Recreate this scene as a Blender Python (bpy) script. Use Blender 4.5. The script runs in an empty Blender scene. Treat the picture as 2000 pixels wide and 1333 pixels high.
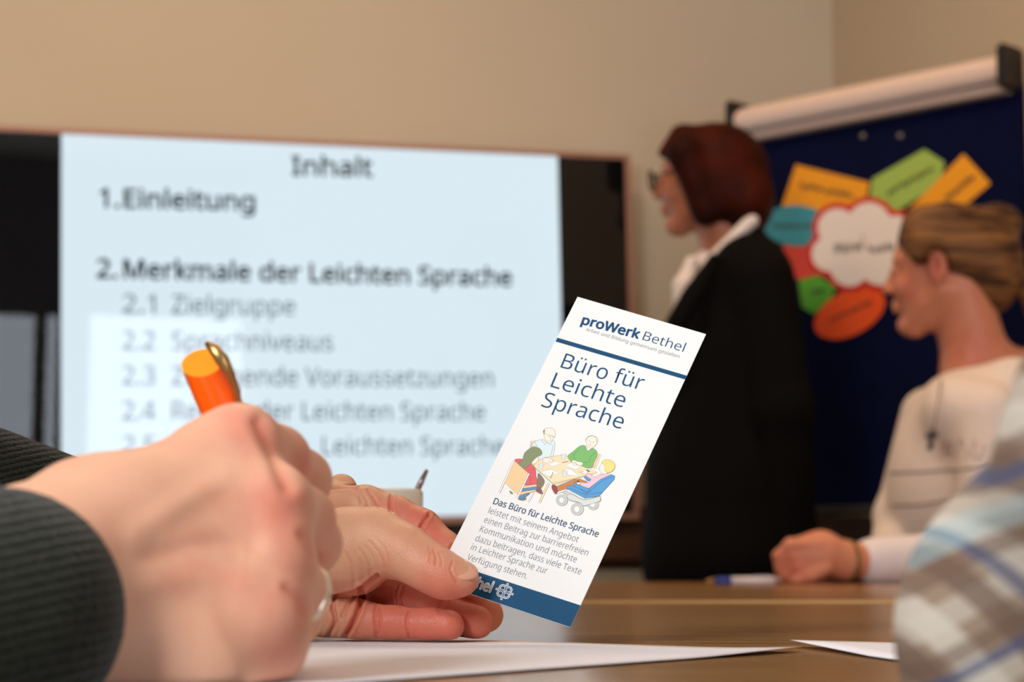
import bpy, bmesh, math, random
import numpy as np
import openvdb
from mathutils import Vector, Matrix
random.seed(3); np.random.seed(3)
C = bpy.context.scene.collection
scene = bpy.context.scene

# ---------------------------------------------------------------- camera
FPX = 3889.0                       # focal length in pixels of a 2000 px wide frame
PITCH = math.atan((1096 - 666.5) / FPX)
CAMZ = 0.786                       # the lens sits 3.6 cm above the 0.75 m table top
TZ = 0.750
FWD = np.array([0, math.cos(PITCH), math.sin(PITCH)])
UPV = np.array([0, -math.sin(PITCH), math.cos(PITCH)])
RGT = np.array([1.0, 0, 0])
EYE = np.array([0, 0, CAMZ])
def ray(px, py):
    d = RGT * (px - 1000) / FPX - UPV * (py - 666.5) / FPX + FWD
    return d
def P(px, py, Y):                  # point on a sight line at world depth Y
    d = ray(px, py)
    return EYE + d * (Y / d[1])
def onplane(px, py, o, n):
    d = ray(px, py)
    return EYE + d * (np.dot(o - EYE, n) / np.dot(d, n))
def ontable(px, py):
    return onplane(px, py, np.array([0, 0, TZ]), np.array([0, 0, 1.0]))
def R(rpx, Y): return rpx * Y / FPX

cam_d = bpy.data.cameras.new('camera'); cam = bpy.data.objects.new('camera', cam_d); C.objects.link(cam)
cam.location = EYE; cam.rotation_euler = (math.pi / 2 + PITCH, 0, 0)
cam_d.sensor_width = 36; cam_d.lens = 36 * FPX / 2000
cam_d.clip_start = 0.02; cam_d.clip_end = 60
cam_d.dof.use_dof = True; cam_d.dof.focus_distance = 0.885; cam_d.dof.aperture_fstop = 12.5
cam_d.dof.aperture_blades = 8
scene.camera = cam

# ---------------------------------------------------------------- view, world
scene.view_settings.view_transform = 'Standard'; scene.view_settings.look = 'None'
scene.view_settings.exposure = 0.0; scene.view_settings.gamma = 1.0
scene.view_settings.use_curve_mapping = False
w = bpy.data.worlds.new('world'); scene.world = w; w.use_nodes = True
w.node_tree.nodes['Background'].inputs[0].default_value = (0.6, 0.75, 1, 1)
w.node_tree.nodes['Background'].inputs[1].default_value = 0.3

# ---------------------------------------------------------------- TV plane and room frame (used by the lights too)
def np_(v): return np.array(v, float)
E0 = np_([0, 0, CAMZ])
TV_TL = P(120, 262, 4.12666); 
TV_W = np_([0.94284446, 0.33229159, 0.02503254]); TV_H = np_([0.00348233, 0.01391736, -0.99989708])
TV_H -= TV_W * np.dot(TV_W, TV_H); TV_H /= np.linalg.norm(TV_H)
TV_N = np.cross(TV_W, TV_H)        # points away from the room, into the wall
TV_N /= np.linalg.norm(TV_N)
D1 = np_([0.943, 0.3325, 0]); D1 /= np.linalg.norm(D1)      # along the TV wall, rightwards
D2 = np_([D1[1], -D1[0], 0])                                # from the TV wall towards the camera
WALL_O = TV_TL - D2 * 0.11                                  # a point on the TV wall
CORNER = onplane(1630, 300, WALL_O, D2); CORNER[2] = 0
ROOM_W, ROOM_L, ROOM_H = 5.2, 7.4, 2.9
def RM(a, b, z):                   # room coordinates: a leftwards from corner, b away from the TV wall
    return CORNER - D1 * a + D2 * b + np_([0, 0, z])

def area(name, loc, target, sx, sy, power, col):
    l = bpy.data.lights.new(name, 'AREA'); l.shape = 'RECTANGLE'; l.size = sx; l.size_y = sy
    l.energy = power; l.color = col
    o = bpy.data.objects.new(name, l); C.objects.link(o); o.location = loc
    d = Vector(target) - Vector(loc); o.rotation_euler = d.to_track_quat('-Z', 'Y').to_euler()
    return o
WARM = (1.0, 0.69, 0.43)
# warm ceiling lamps of the room
area('ceiling_lamp', RM(1.7, 1.3, 2.84), RM(1.7, 1.3, 0), 1.6, 0.3, 24, WARM)
area('ceiling_lamp', RM(0.9, 2.4, 2.84), RM(0.9, 2.4, 0), 1.2, 0.3, 8, WARM)
# lamp added left of the camera, standing in for daylight on hands and leaflet
area('window_light', (-1.15, -0.75, 1.75), (-0.02, 0.85, 0.8), 0.8, 1.0, 51, (0.97, 0.985, 1.0))
WIN_STRENGTH = 7.5

# ---------------------------------------------------------------- materials
def s2l(c):
    return tuple((x / 255 / 12.92) if x / 255 <= .04045 else ((x / 255 + .055) / 1.055) ** 2.4 for x in c) + (1,)
def mat(name, rgb, rough=0.6, metal=0, spec=0.5, emis=None, es=1.0, sss=0, noise=None, bump=None, coat=0, sheen=0):
    m = bpy.data.materials.new(name); m.use_nodes = True; nt = m.node_tree
    b = nt.nodes['Principled BSDF']; col = s2l(rgb)
    b.inputs['Base Color'].default_value = col; b.inputs['Roughness'].default_value = rough
    b.inputs['Metallic'].default_value = metal; b.inputs['Specular IOR Level'].default_value = spec
    b.inputs['Coat Weight'].default_value = coat; b.inputs['Sheen Weight'].default_value = sheen
    if emis:
        b.inputs['Emission Color'].default_value = s2l(emis); b.inputs['Emission Strength'].default_value = es
    tc = nt.nodes.new('ShaderNodeTexCoord')
    if noise:                      # (scale, amount, second colour)
        n = nt.nodes.new('ShaderNodeTexNoise'); n.inputs['Scale'].default_value = noise[0]
        n.inputs['Detail'].default_value = 5
        nt.links.new(tc.outputs['Object'], n.inputs['Vector'])
        r = nt.nodes.new('ShaderNodeValToRGB'); r.color_ramp.elements[0].position = .35; r.color_ramp.elements[1].position = .65
        r.color_ramp.elements[0].color = col; r.color_ramp.elements[1].color = s2l(noise[1])
        nt.links.new(n.outputs['Fac'], r.inputs['Fac']); nt.links.new(r.outputs['Color'], b.inputs['Base Color'])
    if bump:                       # (scale, strength, distance)
        n2 = nt.nodes.new('ShaderNodeTexNoise'); n2.inputs['Scale'].default_value = bump[0]; n2.inputs['Detail'].default_value = 4
        nt.links.new(tc.outputs['Object'], n2.inputs['Vector'])
        bp = nt.nodes.new('ShaderNodeBump'); bp.inputs['Strength'].default_value = bump[1]; bp.inputs['Distance'].default_value = bump[2]
        nt.links.new(n2.outputs['Fac'], bp.inputs['Height']); nt.links.new(bp.outputs['Normal'], b.inputs['Normal'])
    return m

def skin_mat(name, base, red, scale=1.0, sss=0.25, fine=True, rough=.42):
    m = bpy.data.materials.new(name); m.use_nodes = True; nt = m.node_tree
    b = nt.nodes['Principled BSDF']
    at = nt.nodes.new('ShaderNodeAttribute'); at.attribute_name = 'tint'
    tc = nt.nodes.new('ShaderNodeTexCoord')
    n = nt.nodes.new('ShaderNodeTexNoise'); n.inputs['Scale'].default_value = 70 * scale; n.inputs['Detail'].default_value = 3
    nt.links.new(tc.outputs['Object'], n.inputs['Vector'])
    ma = nt.nodes.new('ShaderNodeMath'); ma.operation = 'MULTIPLY_ADD'; ma.inputs[1].default_value = 0.9; ma.inputs[2].default_value = -0.40
    nt.links.new(n.outputs['Fac'], ma.inputs[0])
    ad = nt.nodes.new('ShaderNodeMath'); ad.operation = 'ADD'; ad.use_clamp = True
    nt.links.new(ma.outputs[0], ad.inputs[0]); nt.links.new(at.outputs['Fac'], ad.inputs[1])
    mx = nt.nodes.new('ShaderNodeMix'); mx.data_type = 'RGBA'
    mx.inputs[6].default_value = s2l(base); mx.inputs[7].default_value = s2l(red)
    nt.links.new(ad.outputs[0], mx.inputs[0])
    nt.links.new(mx.outputs[2], b.inputs['Base Color'])
    b.inputs['Roughness'].default_value = rough; b.inputs['Specular IOR Level'].default_value = .35
    b.inputs['Subsurface Weight'].default_value = sss; b.inputs['Subsurface Radius'].default_value = (1, .35, .18)
    b.inputs['Subsurface Scale'].default_value = 0.006
    if fine:
        v = nt.nodes.new('ShaderNodeTexVoronoi'); v.inputs['Scale'].default_value = 900; v.feature = 'DISTANCE_TO_EDGE'
        nt.links.new(tc.outputs['Object'], v.inputs['Vector'])
        n2 = nt.nodes.new('ShaderNodeTexNoise'); n2.inputs['Scale'].default_value = 260; n2.inputs['Detail'].default_value = 5
        nt.links.new(tc.outputs['Object'], n2.inputs['Vector'])
        s = nt.nodes.new('ShaderNodeMath'); s.operation = 'ADD'
        nt.links.new(v.outputs['Distance'], s.inputs[0]); nt.links.new(n2.outputs['Fac'], s.inputs[1])
        bp = nt.nodes.new('ShaderNodeBump'); bp.inputs['Strength'].default_value = .35; bp.inputs['Distance'].default_value = .0006
        nt.links.new(s.outputs[0], bp.inputs['Height']); nt.links.new(bp.outputs['Normal'], b.inputs['Normal'])
    return m

M = {}
M['wall'] = mat('wall_paint', (206, 192, 170), .9, bump=(60, .15, .002), noise=(1.3, (202, 187, 164)))
M['wall2'] = mat('wall_paint_side', (202, 184, 160), .9, bump=(60, .15, .002))
M['ceil'] = mat('ceiling_paint', (236, 230, 220), .9)
M['floor'] = mat('floor_carpet', (96, 92, 90), .95, noise=(90, (80, 78, 78)))
M['base'] = mat('baseboard_wood', (120, 84, 52), .5)
M['black'] = mat('black_plastic', (10, 10, 11), .35)
M['screenblack'] = mat('screen_black', (4, 4, 5), .5, spec=0.1)
M['tvframe'] = mat('rose_brown_metal_trim', (176, 132, 112), .4, metal=.3)
M['white'] = mat('white_window_frame', (225, 225, 225), .5)
M['brownwood'] = mat('brown_wood', (92, 58, 38), .5, noise=(4, (74, 46, 30)))
M['beigefront'] = mat('beige_laminate', (196, 176, 146), .6, noise=(2, (190, 170, 140)))
M['paper'] = mat('white_paper', (236, 232, 238), .7, bump=(30, .1, .0005))
M['felt'] = mat('navy_felt', (8, 14, 50), .95, bump=(900, .6, .001), noise=(12, (6, 12, 44)), spec=.1)
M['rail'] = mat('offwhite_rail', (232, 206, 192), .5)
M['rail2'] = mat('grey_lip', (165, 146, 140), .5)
M['ink'] = mat('dark_ink', (58, 48, 44), .7)
M['mug'] = mat('cream_glazed_ceramic', (248, 244, 234), .15, coat=.5)
M['steel'] = mat('steel', (150, 130, 125), .25, metal=1)

def new_obj(name, me, parent=None, m=None):
    o = bpy.data.objects.new(name, me); C.objects.link(o)
    if m is not None:
        for x in (m if isinstance(m, (list, tuple)) else [m]): me.materials.append(x)
    if parent is not None: o.parent = parent
    return o
def empty(name, loc):
    o = bpy.data.objects.new(name, None); C.objects.link(o); o.location = tuple(loc); o.empty_display_size = .05
    return o
def tag(o, label=None, cat=None, group=None, kind=None):
    if label: o['label'] = label
    if cat: o['category'] = cat
    if group: o['group'] = group
    if kind: o['kind'] = kind
    return o
def setparent(o, p):               # keeps the world-space mesh in place under a parent that only translates
    o.parent = p; o.location = tuple(-np_(p_world(p)))
def p_world(p):
    v = Vector((0, 0, 0))
    while p is not None: v = v + p.location; p = p.parent
    return v

def pymesh(name, verts, faces, m, parent=None, smooth=False, mats=None):
    me = bpy.data.meshes.new(name); me.from_pydata([tuple(map(float, v)) for v in verts], [], faces)
    if mats is not None: me.polygons.foreach_set('material_index', mats)
    if smooth: me.polygons.foreach_set('use_smooth', [True] * len(me.polygons))
    me.update()
    o = new_obj(name, me, None, m)
    if parent is not None: setparent(o, parent)
    return o
def box3(o, ax, ay, az, name, m, parent=None, bevel=0):
    """box with corner o and edge vectors ax, ay, az"""
    o = np_(o); ax = np_(ax); ay = np_(ay); az = np_(az)
    v = [o, o + ax, o + ax + ay, o + ay, o + az, o + ax + az, o + ax + ay + az, o + ay + az]
    f = [(0, 3, 2, 1), (4, 5, 6, 7), (0, 1, 5, 4), (1, 2, 6, 5), (2, 3, 7, 6), (3, 0, 4, 7)]
    if np.dot(np.cross(ax, ay), az) < 0: f = [tuple(reversed(q)) for q in f]
    ob = pymesh(name, v, f, m, parent)
    if bevel:
        bm = bmesh.new(); bm.from_mesh(ob.data)
        bmesh.ops.bevel(bm, geom=bm.edges[:], offset=bevel, segments=3, affect='EDGES')
        bm.to_mesh(ob.data); bm.free()
    return ob
def tube(pts, rs, name, m, parent=None, seg=16, cap=True, smooth=True):
    pts = [np_(p) for p in pts]; n = len(pts)
    if not hasattr(rs, '__len__'): rs = [rs] * n
    V = []; F = []
    ref = None
    for i, p in enumerate(pts):
        t = pts[min(i + 1, n - 1)] - pts[max(i - 1, 0)]; t /= np.linalg.norm(t)
        if ref is None: ref = np_([0, 0, 1]) if abs(t[2]) < .9 else np_([1, 0, 0])
        a = np.cross(t, ref); a /= np.linalg.norm(a); b = np.cross(a, t); ref = b
        for k in range(seg):
            g = 2 * math.pi * k / seg; V.append(p + rs[i] * (a * math.cos(g) + b * math.sin(g)))
    for i in range(n - 1):
        for k in range(seg):
            k2 = (k + 1) % seg; F.append((i * seg + k, (i + 1) * seg + k, (i + 1) * seg + k2, i * seg + k2))
    if cap:
        F.append(tuple(range(seg))); F.append(tuple(reversed(range((n - 1) * seg, n * seg))))
    o = pymesh(name, V, F, m, parent, smooth)
    return o
def lathe(prof, center, name, m, parent=None, seg=48):
    V = []; F = []; n = len(prof)
    for r, z in prof:
        for k in range(seg):
            g = 2 * math.pi * k / seg; V.append((center[0] + r * math.cos(g), center[1] + r * math.sin(g), center[2] + z))
    for i in range(n - 1):
        for k in range(seg):
            k2 = (k + 1) % seg; F.append((i * seg + k, i * seg + k2, (i + 1) * seg + k2, (i + 1) * seg + k))
    F.append(tuple(reversed(range(seg))))
    return pymesh(name, V, F, m, parent, True)
def spline(pts, n=8, closed=True):
    pts = [np_(p) for p in pts]; N = len(pts); out = []
    rng = range(N) if closed else range(N - 1)
    for i in rng:
        p0 = pts[(i - 1) % N] if closed or i > 0 else pts[i]; p1 = pts[i]; p2 = pts[(i + 1) % N]
        p3 = pts[(i + 2) % N] if closed or i + 2 < N else pts[i + 1]
        for k in range(n):
            t = k / n
            out.append(.5 * ((2 * p1) + (-p0 + p2) * t + (2 * p0 - 5 * p1 + 4 * p2 - p3) * t * t + (-p0 + 3 * p1 - 3 * p2 + p3) * t ** 3))
    if not closed: out.append(pts[-1])
    return out

# ---------------------------------------------------------------- distance-field modelling (bodies, hands, hair, cloth)
class Grid:
    def __init__(s, lo, hi, res):
        s.res = res; s.lo = np_(lo) - 3 * res; s.n = np.ceil((np_(hi) + 3 * res - s.lo) / res).astype(int) + 1
        s.D = np.full(s.n, 0.2, np.float32)
    def sub(s, lo, hi):
        a = np.clip(np.floor((lo - s.lo) / s.res).astype(int), 0, s.n - 1)
        b = np.clip(np.ceil((hi - s.lo) / s.res).astype(int) + 1, 1, s.n)
        if np.any(b <= a): return None, None
        ax = [(s.lo[i] + s.res * np.arange(a[i], b[i])).astype(np.float32) for i in range(3)]
        X, Y, Z = np.meshgrid(*ax, indexing='ij', sparse=True)
        return (slice(a[0], b[0]), slice(a[1], b[1]), slice(a[2], b[2])), (X, Y, Z)
def smin(a, b, k):
    if k <= 0: return np.minimum(a, b)
    h = np.maximum(k - np.abs(a - b), 0) / k
    return np.minimum(a, b) - h * h * k * .25
def seg_dist(X, Y, Z, a, b):
    d = b - a; L = max(float(np.dot(d, d)), 1e-12)
    t = np.clip(((X - a[0]) * d[0] + (Y - a[1]) * d[1] + (Z - a[2]) * d[2]) / L, 0, 1)
    return np.sqrt((X - a[0] - t * d[0]) ** 2 + (Y - a[1] - t * d[1]) ** 2 + (Z - a[2] - t * d[2]) ** 2), t
def prim_bounds(p):
    k = p[0]
    if k in ('c', '-c'):
        r = max(p[3], p[4]); return np.minimum(p[1], p[2]) - r, np.maximum(p[1], p[2]) + r
    if k in ('e', '-e'):
        r = max(p[2]); return p[1] - r, p[1] + r
    if k == 'g':
        bs = [prim_bounds(q) for q in p[1] if q[0] in ('c', 'e', 'g')]
        return np.min([b[0] for b in bs], 0), np.max([b[1] for b in bs], 0)
    return None
def apply(g, prims):
    for p in prims:
        k = p[0]
        if k == 'crease':          # ('crease', pts, width, depth)
            pts, wd, dp = [np_(q) for q in p[1]], p[2], p[3]
            sl, G = g.sub(np.min(pts, 0) - 3 * wd, np.max(pts, 0) + 3 * wd)
            if sl is None: continue
            dd = None
            for a, b in zip(pts[:-1], pts[1:]):
                d, _ = seg_dist(*G, a, b); dd = d if dd is None else np.minimum(dd, d)
            g.D[sl] += dp * np.exp(-(dd / wd) ** 2); continue
        if k == 'plane-':          # cut away everything on the positive side: ('plane-', point, normal, k)
            sl, G = g.sub(g.lo, g.lo + g.res * g.n)
            d = (G[0] - p[1][0]) * p[2][0] + (G[1] - p[1][1]) * p[2][1] + (G[2] - p[1][2]) * p[2][2]
            g.D[sl] = -smin(-g.D[sl], -d, p[3]); continue
        lo, hi = prim_bounds(p); kk = p[-1]; m = abs(kk) + 3 * g.res
        sl, G = g.sub(lo - m, hi + m)
        if sl is None: continue
        if k in ('c', '-c'):
            d, t = seg_dist(*G, p[1], p[2]); d = d - (p[3] + (p[4] - p[3]) * t)
        elif k in ('e', '-e'):
            ax = p[3] if p[3] is not None else np.eye(3)
            r = p[2]; X, Y, Z = G[0] - p[1][0], G[1] - p[1][1], G[2] - p[1][2]
            q = [X * ax[i][0] + Y * ax[i][1] + Z * ax[i][2] for i in range(3)]
            k0 = np.sqrt(sum((q[i] / r[i]) ** 2 for i in range(3))); k1 = np.sqrt(sum((q[i] / r[i] ** 2) ** 2 for i in range(3))) + 1e-9
            d = k0 * (k0 - 1) / k1
        elif k == 'g':
            sg = Grid.__new__(Grid); sg.res = g.res; sg.lo = g.lo + g.res * np.array([q.start for q in sl]); sg.n = np.array([q.stop - q.start for q in sl]); sg.D = np.full(sg.n, .2, np.float32)
            apply(sg, p[1]); d = sg.D
        if k[0] == '-': g.D[sl] = -smin(-g.D[sl], d, kk)
        else: g.D[sl] = smin(g.D[sl], d, kk)
def sdf(name, prims, res, m, parent=None, tints=None, offset=0.0, smooth_iter=1):
    bs = [prim_bounds(q) for q in prims if q[0] in ('c', 'e', 'g')]
    g = Grid(np.min([b[0] for b in bs], 0), np.max([b[1] for b in bs], 0), res)
    apply(g, prims)
    vg = openvdb.FloatGrid(0.2); vg.copyFromArray(np.ascontiguousarray(g.D - offset))
    pts, quads = vg.convertToQuads(0.0)
    pts = pts * res + g.lo
    me = bpy.data.meshes.new(name)
    nv, nf = len(pts), len(quads)
    me.vertices.add(nv); me.vertices.foreach_set('co', pts.astype(np.float32).ravel())
    me.loops.add(nf * 4); me.loops.foreach_set('vertex_index', quads[:, ::FLIP].astype(np.int32).ravel())
    me.polygons.add(nf); me.polygons.foreach_set('loop_start', np.arange(0, nf * 4, 4, dtype=np.int32))
    me.polygons.foreach_set('use_smooth', np.ones(nf, bool))
    me.update(calc_edges=True); me.validate()
    if tints is not None:
        v = np.zeros(nv)
        for c, r, a in tints: v += a * np.exp(-np.sum((pts - np_(c)) ** 2, 1) / r ** 2)
        at = me.attributes.new('tint', 'FLOAT', 'POINT'); at.data.foreach_set('value', np.clip(v, -1, 1.5).astype(np.float32))
    o = new_obj(name, me, None, m)
    if parent is not None: setparent(o, parent)
    return o
FLIP = 1
def project(pts):
    q = pts - EYE; z = q @ FWD
    return 1000 + FPX * (q @ RGT) / z, 666.5 - FPX * (q @ UPV) / z
def carve(o, lines, yspan=.05):
    """presses skin creases into a mesh: lines = (points, half width, depth, redness) drawn in the reference view, on the side that faces it"""
    me = o.data; n = len(me.vertices); co = np.zeros(n * 3); me.vertices.foreach_get('co', co); co = co.reshape(-1, 3)
    no = np.zeros(n * 3); me.vertices.foreach_get('normal', no); no = no.reshape(-1, 3)
    wl = co + np_(o.location) + (np_(p_world(o.parent)) if o.parent else 0)
    px, py = project(wl); view = (wl - EYE); view /= np.linalg.norm(view, axis=1)[:, None]
    face = np.clip(-(no * view).sum(1) * 3, 0, 1)
    tint = np.zeros(n); at = me.attributes.get('tint')
    if at: at.data.foreach_get('value', tint.astype(np.float32)); buf = np.zeros(n, np.float32); at.data.foreach_get('value', buf); tint = buf.astype(float)
    disp = np.zeros(n)
    for line in lines:
        pts, w_, dp, red = line[:4]; lay_y = line[4] if len(line) > 4 else 0
        q = spline([(*p, 0) for p in pts], 4, False) if len(pts) > 2 else [(*p, 0) for p in pts]
        q = np.array(q)[:, :2]; dd = np.full(n, 1e9)
        for a, b in zip(q[:-1], q[1:]):
            d = b - a; L = max(d @ d, 1e-9); t = np.clip(((px - a[0]) * d[0] + (py - a[1]) * d[1]) / L, 0, 1)
            dd = np.minimum(dd, np.hypot(px - a[0] - t * d[0], py - a[1] - t * d[1]))
        near = (dd < 4 * w_) & (wl[:, 1] > lay_y)
        if not near.any(): continue
        # only the nearest surface layer under the line
        ymin = wl[near & (face > .3), 1].min() if (near & (face > .3)).any() else 0
        ok = near & (wl[:, 1] < ymin + yspan)
        g = np.exp(-(dd / w_) ** 2) * face * ok
        lip = np.exp(-((dd - 2.0 * w_) / w_) ** 2) * face * ok
        disp += -dp * g + .25 * dp * lip; tint += red * g
    co += no * disp[:, None]; me.vertices.foreach_set('co', co.ravel())
    if at: at.data.foreach_set('value', np.clip(tint, -1, 1.6).astype(np.float32))
    me.update()
def cap_(a, b, ra, rb=None, k=.004): return ('c', np_(a), np_(b), ra, ra if rb is None else rb, k)
def ell(c, r, k=.004, ax=None): return ('e', np_(c), r, ax, k)
def chain(pts, rs, k): return [cap_(pts[i], pts[i + 1], rs[i], rs[i + 1], k) for i in range(len(pts) - 1)]

# ---------------------------------------------------------------- flat lettering on a plane
class Plane:
    def __init__(s, o, u, v, n): s.o, s.u, s.v, s.n = np_(o), np_(u), np_(v), np_(n)   # n towards the viewer, v up
    def uv(s, px, py):
        q = onplane(px, py, s.o, s.n) - s.o
        return np.array([np.dot(q, s.u), np.dot(q, s.v)])
    def pt(s, u, v, h=0): return s.o + s.u * u + s.v * v + s.n * h
try:                               # a humanist sans that ships with Blender itself
    import os
    SANS = bpy.data.fonts.load(os.path.join(bpy.utils.resource_path('LOCAL'), 'datafiles', 'fonts', 'NotoSansHebrew-Regular.woff2'))
except Exception:
    SANS = None
def lettering(pl, body, a, b, size, m, parent, name='printed_text', weight=0.0, h=.0002, space=1.0, shear=0.0):
    """text whose baseline starts at pixel a and ends at pixel b, laid flat on the plane"""
    cu = bpy.data.curves.new(name, 'FONT'); cu.body = body; cu.size = 1
    if SANS: cu.font = SANS
    cu.offset = min(weight, 0); cu.resolution_u = 3
    cu.space_character = space; cu.shear = shear; cu.fill_mode = 'FRONT'
    tmp = bpy.data.objects.new('tmp', cu); C.objects.link(tmp)
    dg = bpy.context.evaluated_depsgraph_get(); me = bpy.data.meshes.new_from_object(tmp.evaluated_get(dg))
    bpy.data.objects.remove(tmp)
    n = len(me.vertices); co = np.zeros(n * 3); me.vertices.foreach_get('co', co); co = co.reshape(-1, 3)
    A = pl.uv(*a); B = pl.uv(*b); x0, x1 = co[:, 0].min(), co[:, 0].max()
    L = np.linalg.norm(B - A); e = (B - A) / L; f = np.array([-e[1], e[0]])
    X = (co[:, 0] - x0) / (x1 - x0) * L; Yv = co[:, 1] * size
    U = A[0] + X * e[0] + Yv * f[0]; V = A[1] + X * e[1] + Yv * f[1]
    W = pl.o + np.outer(U, pl.u) + np.outer(V, pl.v) + pl.n * h
    if weight > 0:                 # heavier strokes: the outline is laid down again slightly displaced all round
        faces = [tuple(p.vertices) for p in me.polygons]; VV = []; FF = []
        for i in range(9):
            g = i * math.pi / 4; rr_ = weight * size * (0 if i == 8 else 1)
            VV.append(W + pl.u * rr_ * math.cos(g) + pl.v * rr_ * math.sin(g) + pl.n * 2e-6 * i); FF += [tuple(v + i * n for v in f) for f in faces]
        me = bpy.data.meshes.new(name); me.from_pydata(np.concatenate(VV).tolist(), [], FF); me.update()
    else:
        me.vertices.foreach_set('co', W.ravel()); me.update()
    o = new_obj(name, me, None, m); setparent(o, parent)
    return o

# ================================================================ ROOM
def wall(name, a, b, m, h=ROOM_H, t=0.08, outward=None, holes=None):
    a = np_(a); b = np_(b); d = b - a; L = np.linalg.norm(d); d /= L
    o = box3(a, d * L, outward * t, (0, 0, h), name, m)
    return tag(o, kind='structure')
c00 = RM(0, 0, 0); c10 = RM(ROOM_W, 0, 0); c01 = RM(0, ROOM_L, 0); c11 = RM(ROOM_W, ROOM_L, 0)
wall('wall_back', c10, c00, M['wall'], outward=-D2)
wall('wall_right', c00, c01, M['wall2'], outward=D1)
wall('wall_left', c10, c11, M['wall'], outward=-D1)
fl = box3(RM(ROOM_W, 0, -.1), D1 * ROOM_W, D2 * ROOM_L, (0, 0, .1), 'floor', M['floor']); tag(fl, kind='structure')
ce = box3(RM(ROOM_W, 0, ROOM_H), D1 * ROOM_W, D2 * ROOM_L, (0, 0, .1), 'ceiling', M['ceil']); tag(ce, kind='structure')
bb = box3(RM(ROOM_W, 0, 0), D1 * ROOM_W, D2 * .015, (0, 0, .08), 'baseboard_back', M['base']); tag(bb, kind='structure')
bb = box3(RM(0, 0.015, 0), -D1 * .015, D2 * (ROOM_L - .02), (0, 0, .08), 'baseboard_right', M['base']); tag(bb, kind='structure')

# window wall behind the camera; the windows sit where the screen mirrors them
TVN = -TV_N if np.dot(TV_N, D2) < 0 else TV_N     # towards the room
def mirror_hit(px, py):
    p = onplane(px, py, TV_TL, TVN); d = ray(px, py); d = d / np.linalg.norm(d); r = d - 2 * np.dot(d, TVN) * TVN
    q0 = RM(0, ROOM_L, 0); t = np.dot(q0 - p, D2) / np.dot(r, D2); q = p + r * t
    return -np.dot(q - CORNER, D1), q[2]
wins = []
for (x0, x1, y0, y1) in [(-260, 66, 612, 1150), (82, 112, 612, 1150), (166, 497, 622, 1150), (606, 772, 638, 852)]:
    a0, z0 = mirror_hit(x0, y1); a1, z1 = mirror_hit(x1, y0)
    a2, _ = mirror_hit(x0, y0); a3, _ = mirror_hit(x1, y1)
    lo_, hi_ = sorted(((a0 + a2) / 2, (a1 + a3) / 2)); wins.append((lo_, hi_, max(min(z0, z1), .3), max(z0, z1)))
print('WINS', wins)
wins.sort()
M['sky'] = mat('daylight_pane', (0, 0, 0), .5, emis=(235, 242, 255), es=WIN_STRENGTH)
# solid wall pieces round the openings
cuts = [0.0]
pieces = []
x = 0.0
for (lo_, hi_, z0, z1) in wins:
    lo_ = max(lo_, x); 
    if lo_ - x > .001: pieces.append((x, lo_, 0, ROOM_H))
    pieces.append((lo_, hi_, 0, z0)); pieces.append((lo_, hi_, z1, ROOM_H)); x = hi_
pieces.append((x, ROOM_W, 0, ROOM_H))
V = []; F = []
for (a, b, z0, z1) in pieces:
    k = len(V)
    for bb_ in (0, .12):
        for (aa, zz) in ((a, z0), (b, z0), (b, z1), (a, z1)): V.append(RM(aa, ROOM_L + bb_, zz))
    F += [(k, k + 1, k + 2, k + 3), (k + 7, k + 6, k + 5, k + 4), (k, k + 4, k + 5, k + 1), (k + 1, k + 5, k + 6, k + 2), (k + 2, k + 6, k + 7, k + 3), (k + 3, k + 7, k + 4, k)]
wf = pymesh('wall_front', V, F, mat('dark_wall_paint', (92, 78, 64), .9)); tag(wf, kind='structure')  # unseen wall given a dark colour to dim its reflection in the screen
for i, (lo_, hi_, z0, z1) in enumerate(wins):
    e = empty('window_%d' % (i + 1), RM((lo_ + hi_) / 2, ROOM_L + .06, z0)); tag(e, kind='structure')
    t = min(.012, (hi_ - lo_) / 6)
    for (a, b, c, d) in ((lo_, lo_ + t, z0, z1), (hi_ - t, hi_, z0, z1), (lo_ + t, hi_ - t, z0, z0 + t), (lo_ + t, hi_ - t, z1 - t, z1)):
        box3(RM(b, ROOM_L + .02, c), D1 * (b - a), D2 * .06, (0, 0, d - c), 'window_frame', M['white'], e)
    box3(RM(hi_ - t, ROOM_L + .07, z0 + t), D1 * (hi_ - lo_ - 2 * t), D2 * .01, (0, 0, z1 - z0 - 2 * t), 'pane', M['sky'], e)

# ---------------------------------------------------------------- television
tvp = Plane(TV_TL, TV_W, -TV_H, TVN)              # u right, v up, n to the room
def tvbox(px0, py0, px1, py1, h0, h1, name, m, parent):
    pass
SL_W, SL_H = 1.119, 0.818
tv = empty('television', tvp.pt(SL_W / 2, -SL_H - .02, -.03))
tag(tv, 'large flat television showing a pale blue table-of-contents slide', 'television')
side = (SL_H * 16 / 9 - SL_W) / 2
def tvb(u0, u1, v0, v1, h0, h1, name, m, bev=0):
    return box3(tvp.pt(u0, v0, h0), tvp.u * (u1 - u0), tvp.v * (v1 - v0), tvp.n * (h1 - h0), name, m, tv, bev)
L_, R_ = -side, SL_W + side - .002
tvb(L_ - .012, R_ + .012, -SL_H - .02, .008, -.05, -.004, 'housing', M['black'], .004)
tvb(L_, R_, -SL_H, 0, -.004, -.001, 'display_panel', M['screenblack'])
f1 = tvb(L_ - .014, R_ + .014, .0, .012, -.045, .006, 'frame_strip', M['tvframe'])
tvb(L_ - .014, R_ + .014, -SL_H - .016, -SL_H, -.045, .006, 'frame_strip', M['tvframe'])
tvb(L_ - .014, L_, -SL_H, 0, -.045, .006, 'frame_strip', M['tvframe'])
tvb(R_, R_ + .014, -SL_H, 0, -.045, .006, 'frame_strip', M['tvframe'])
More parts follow.
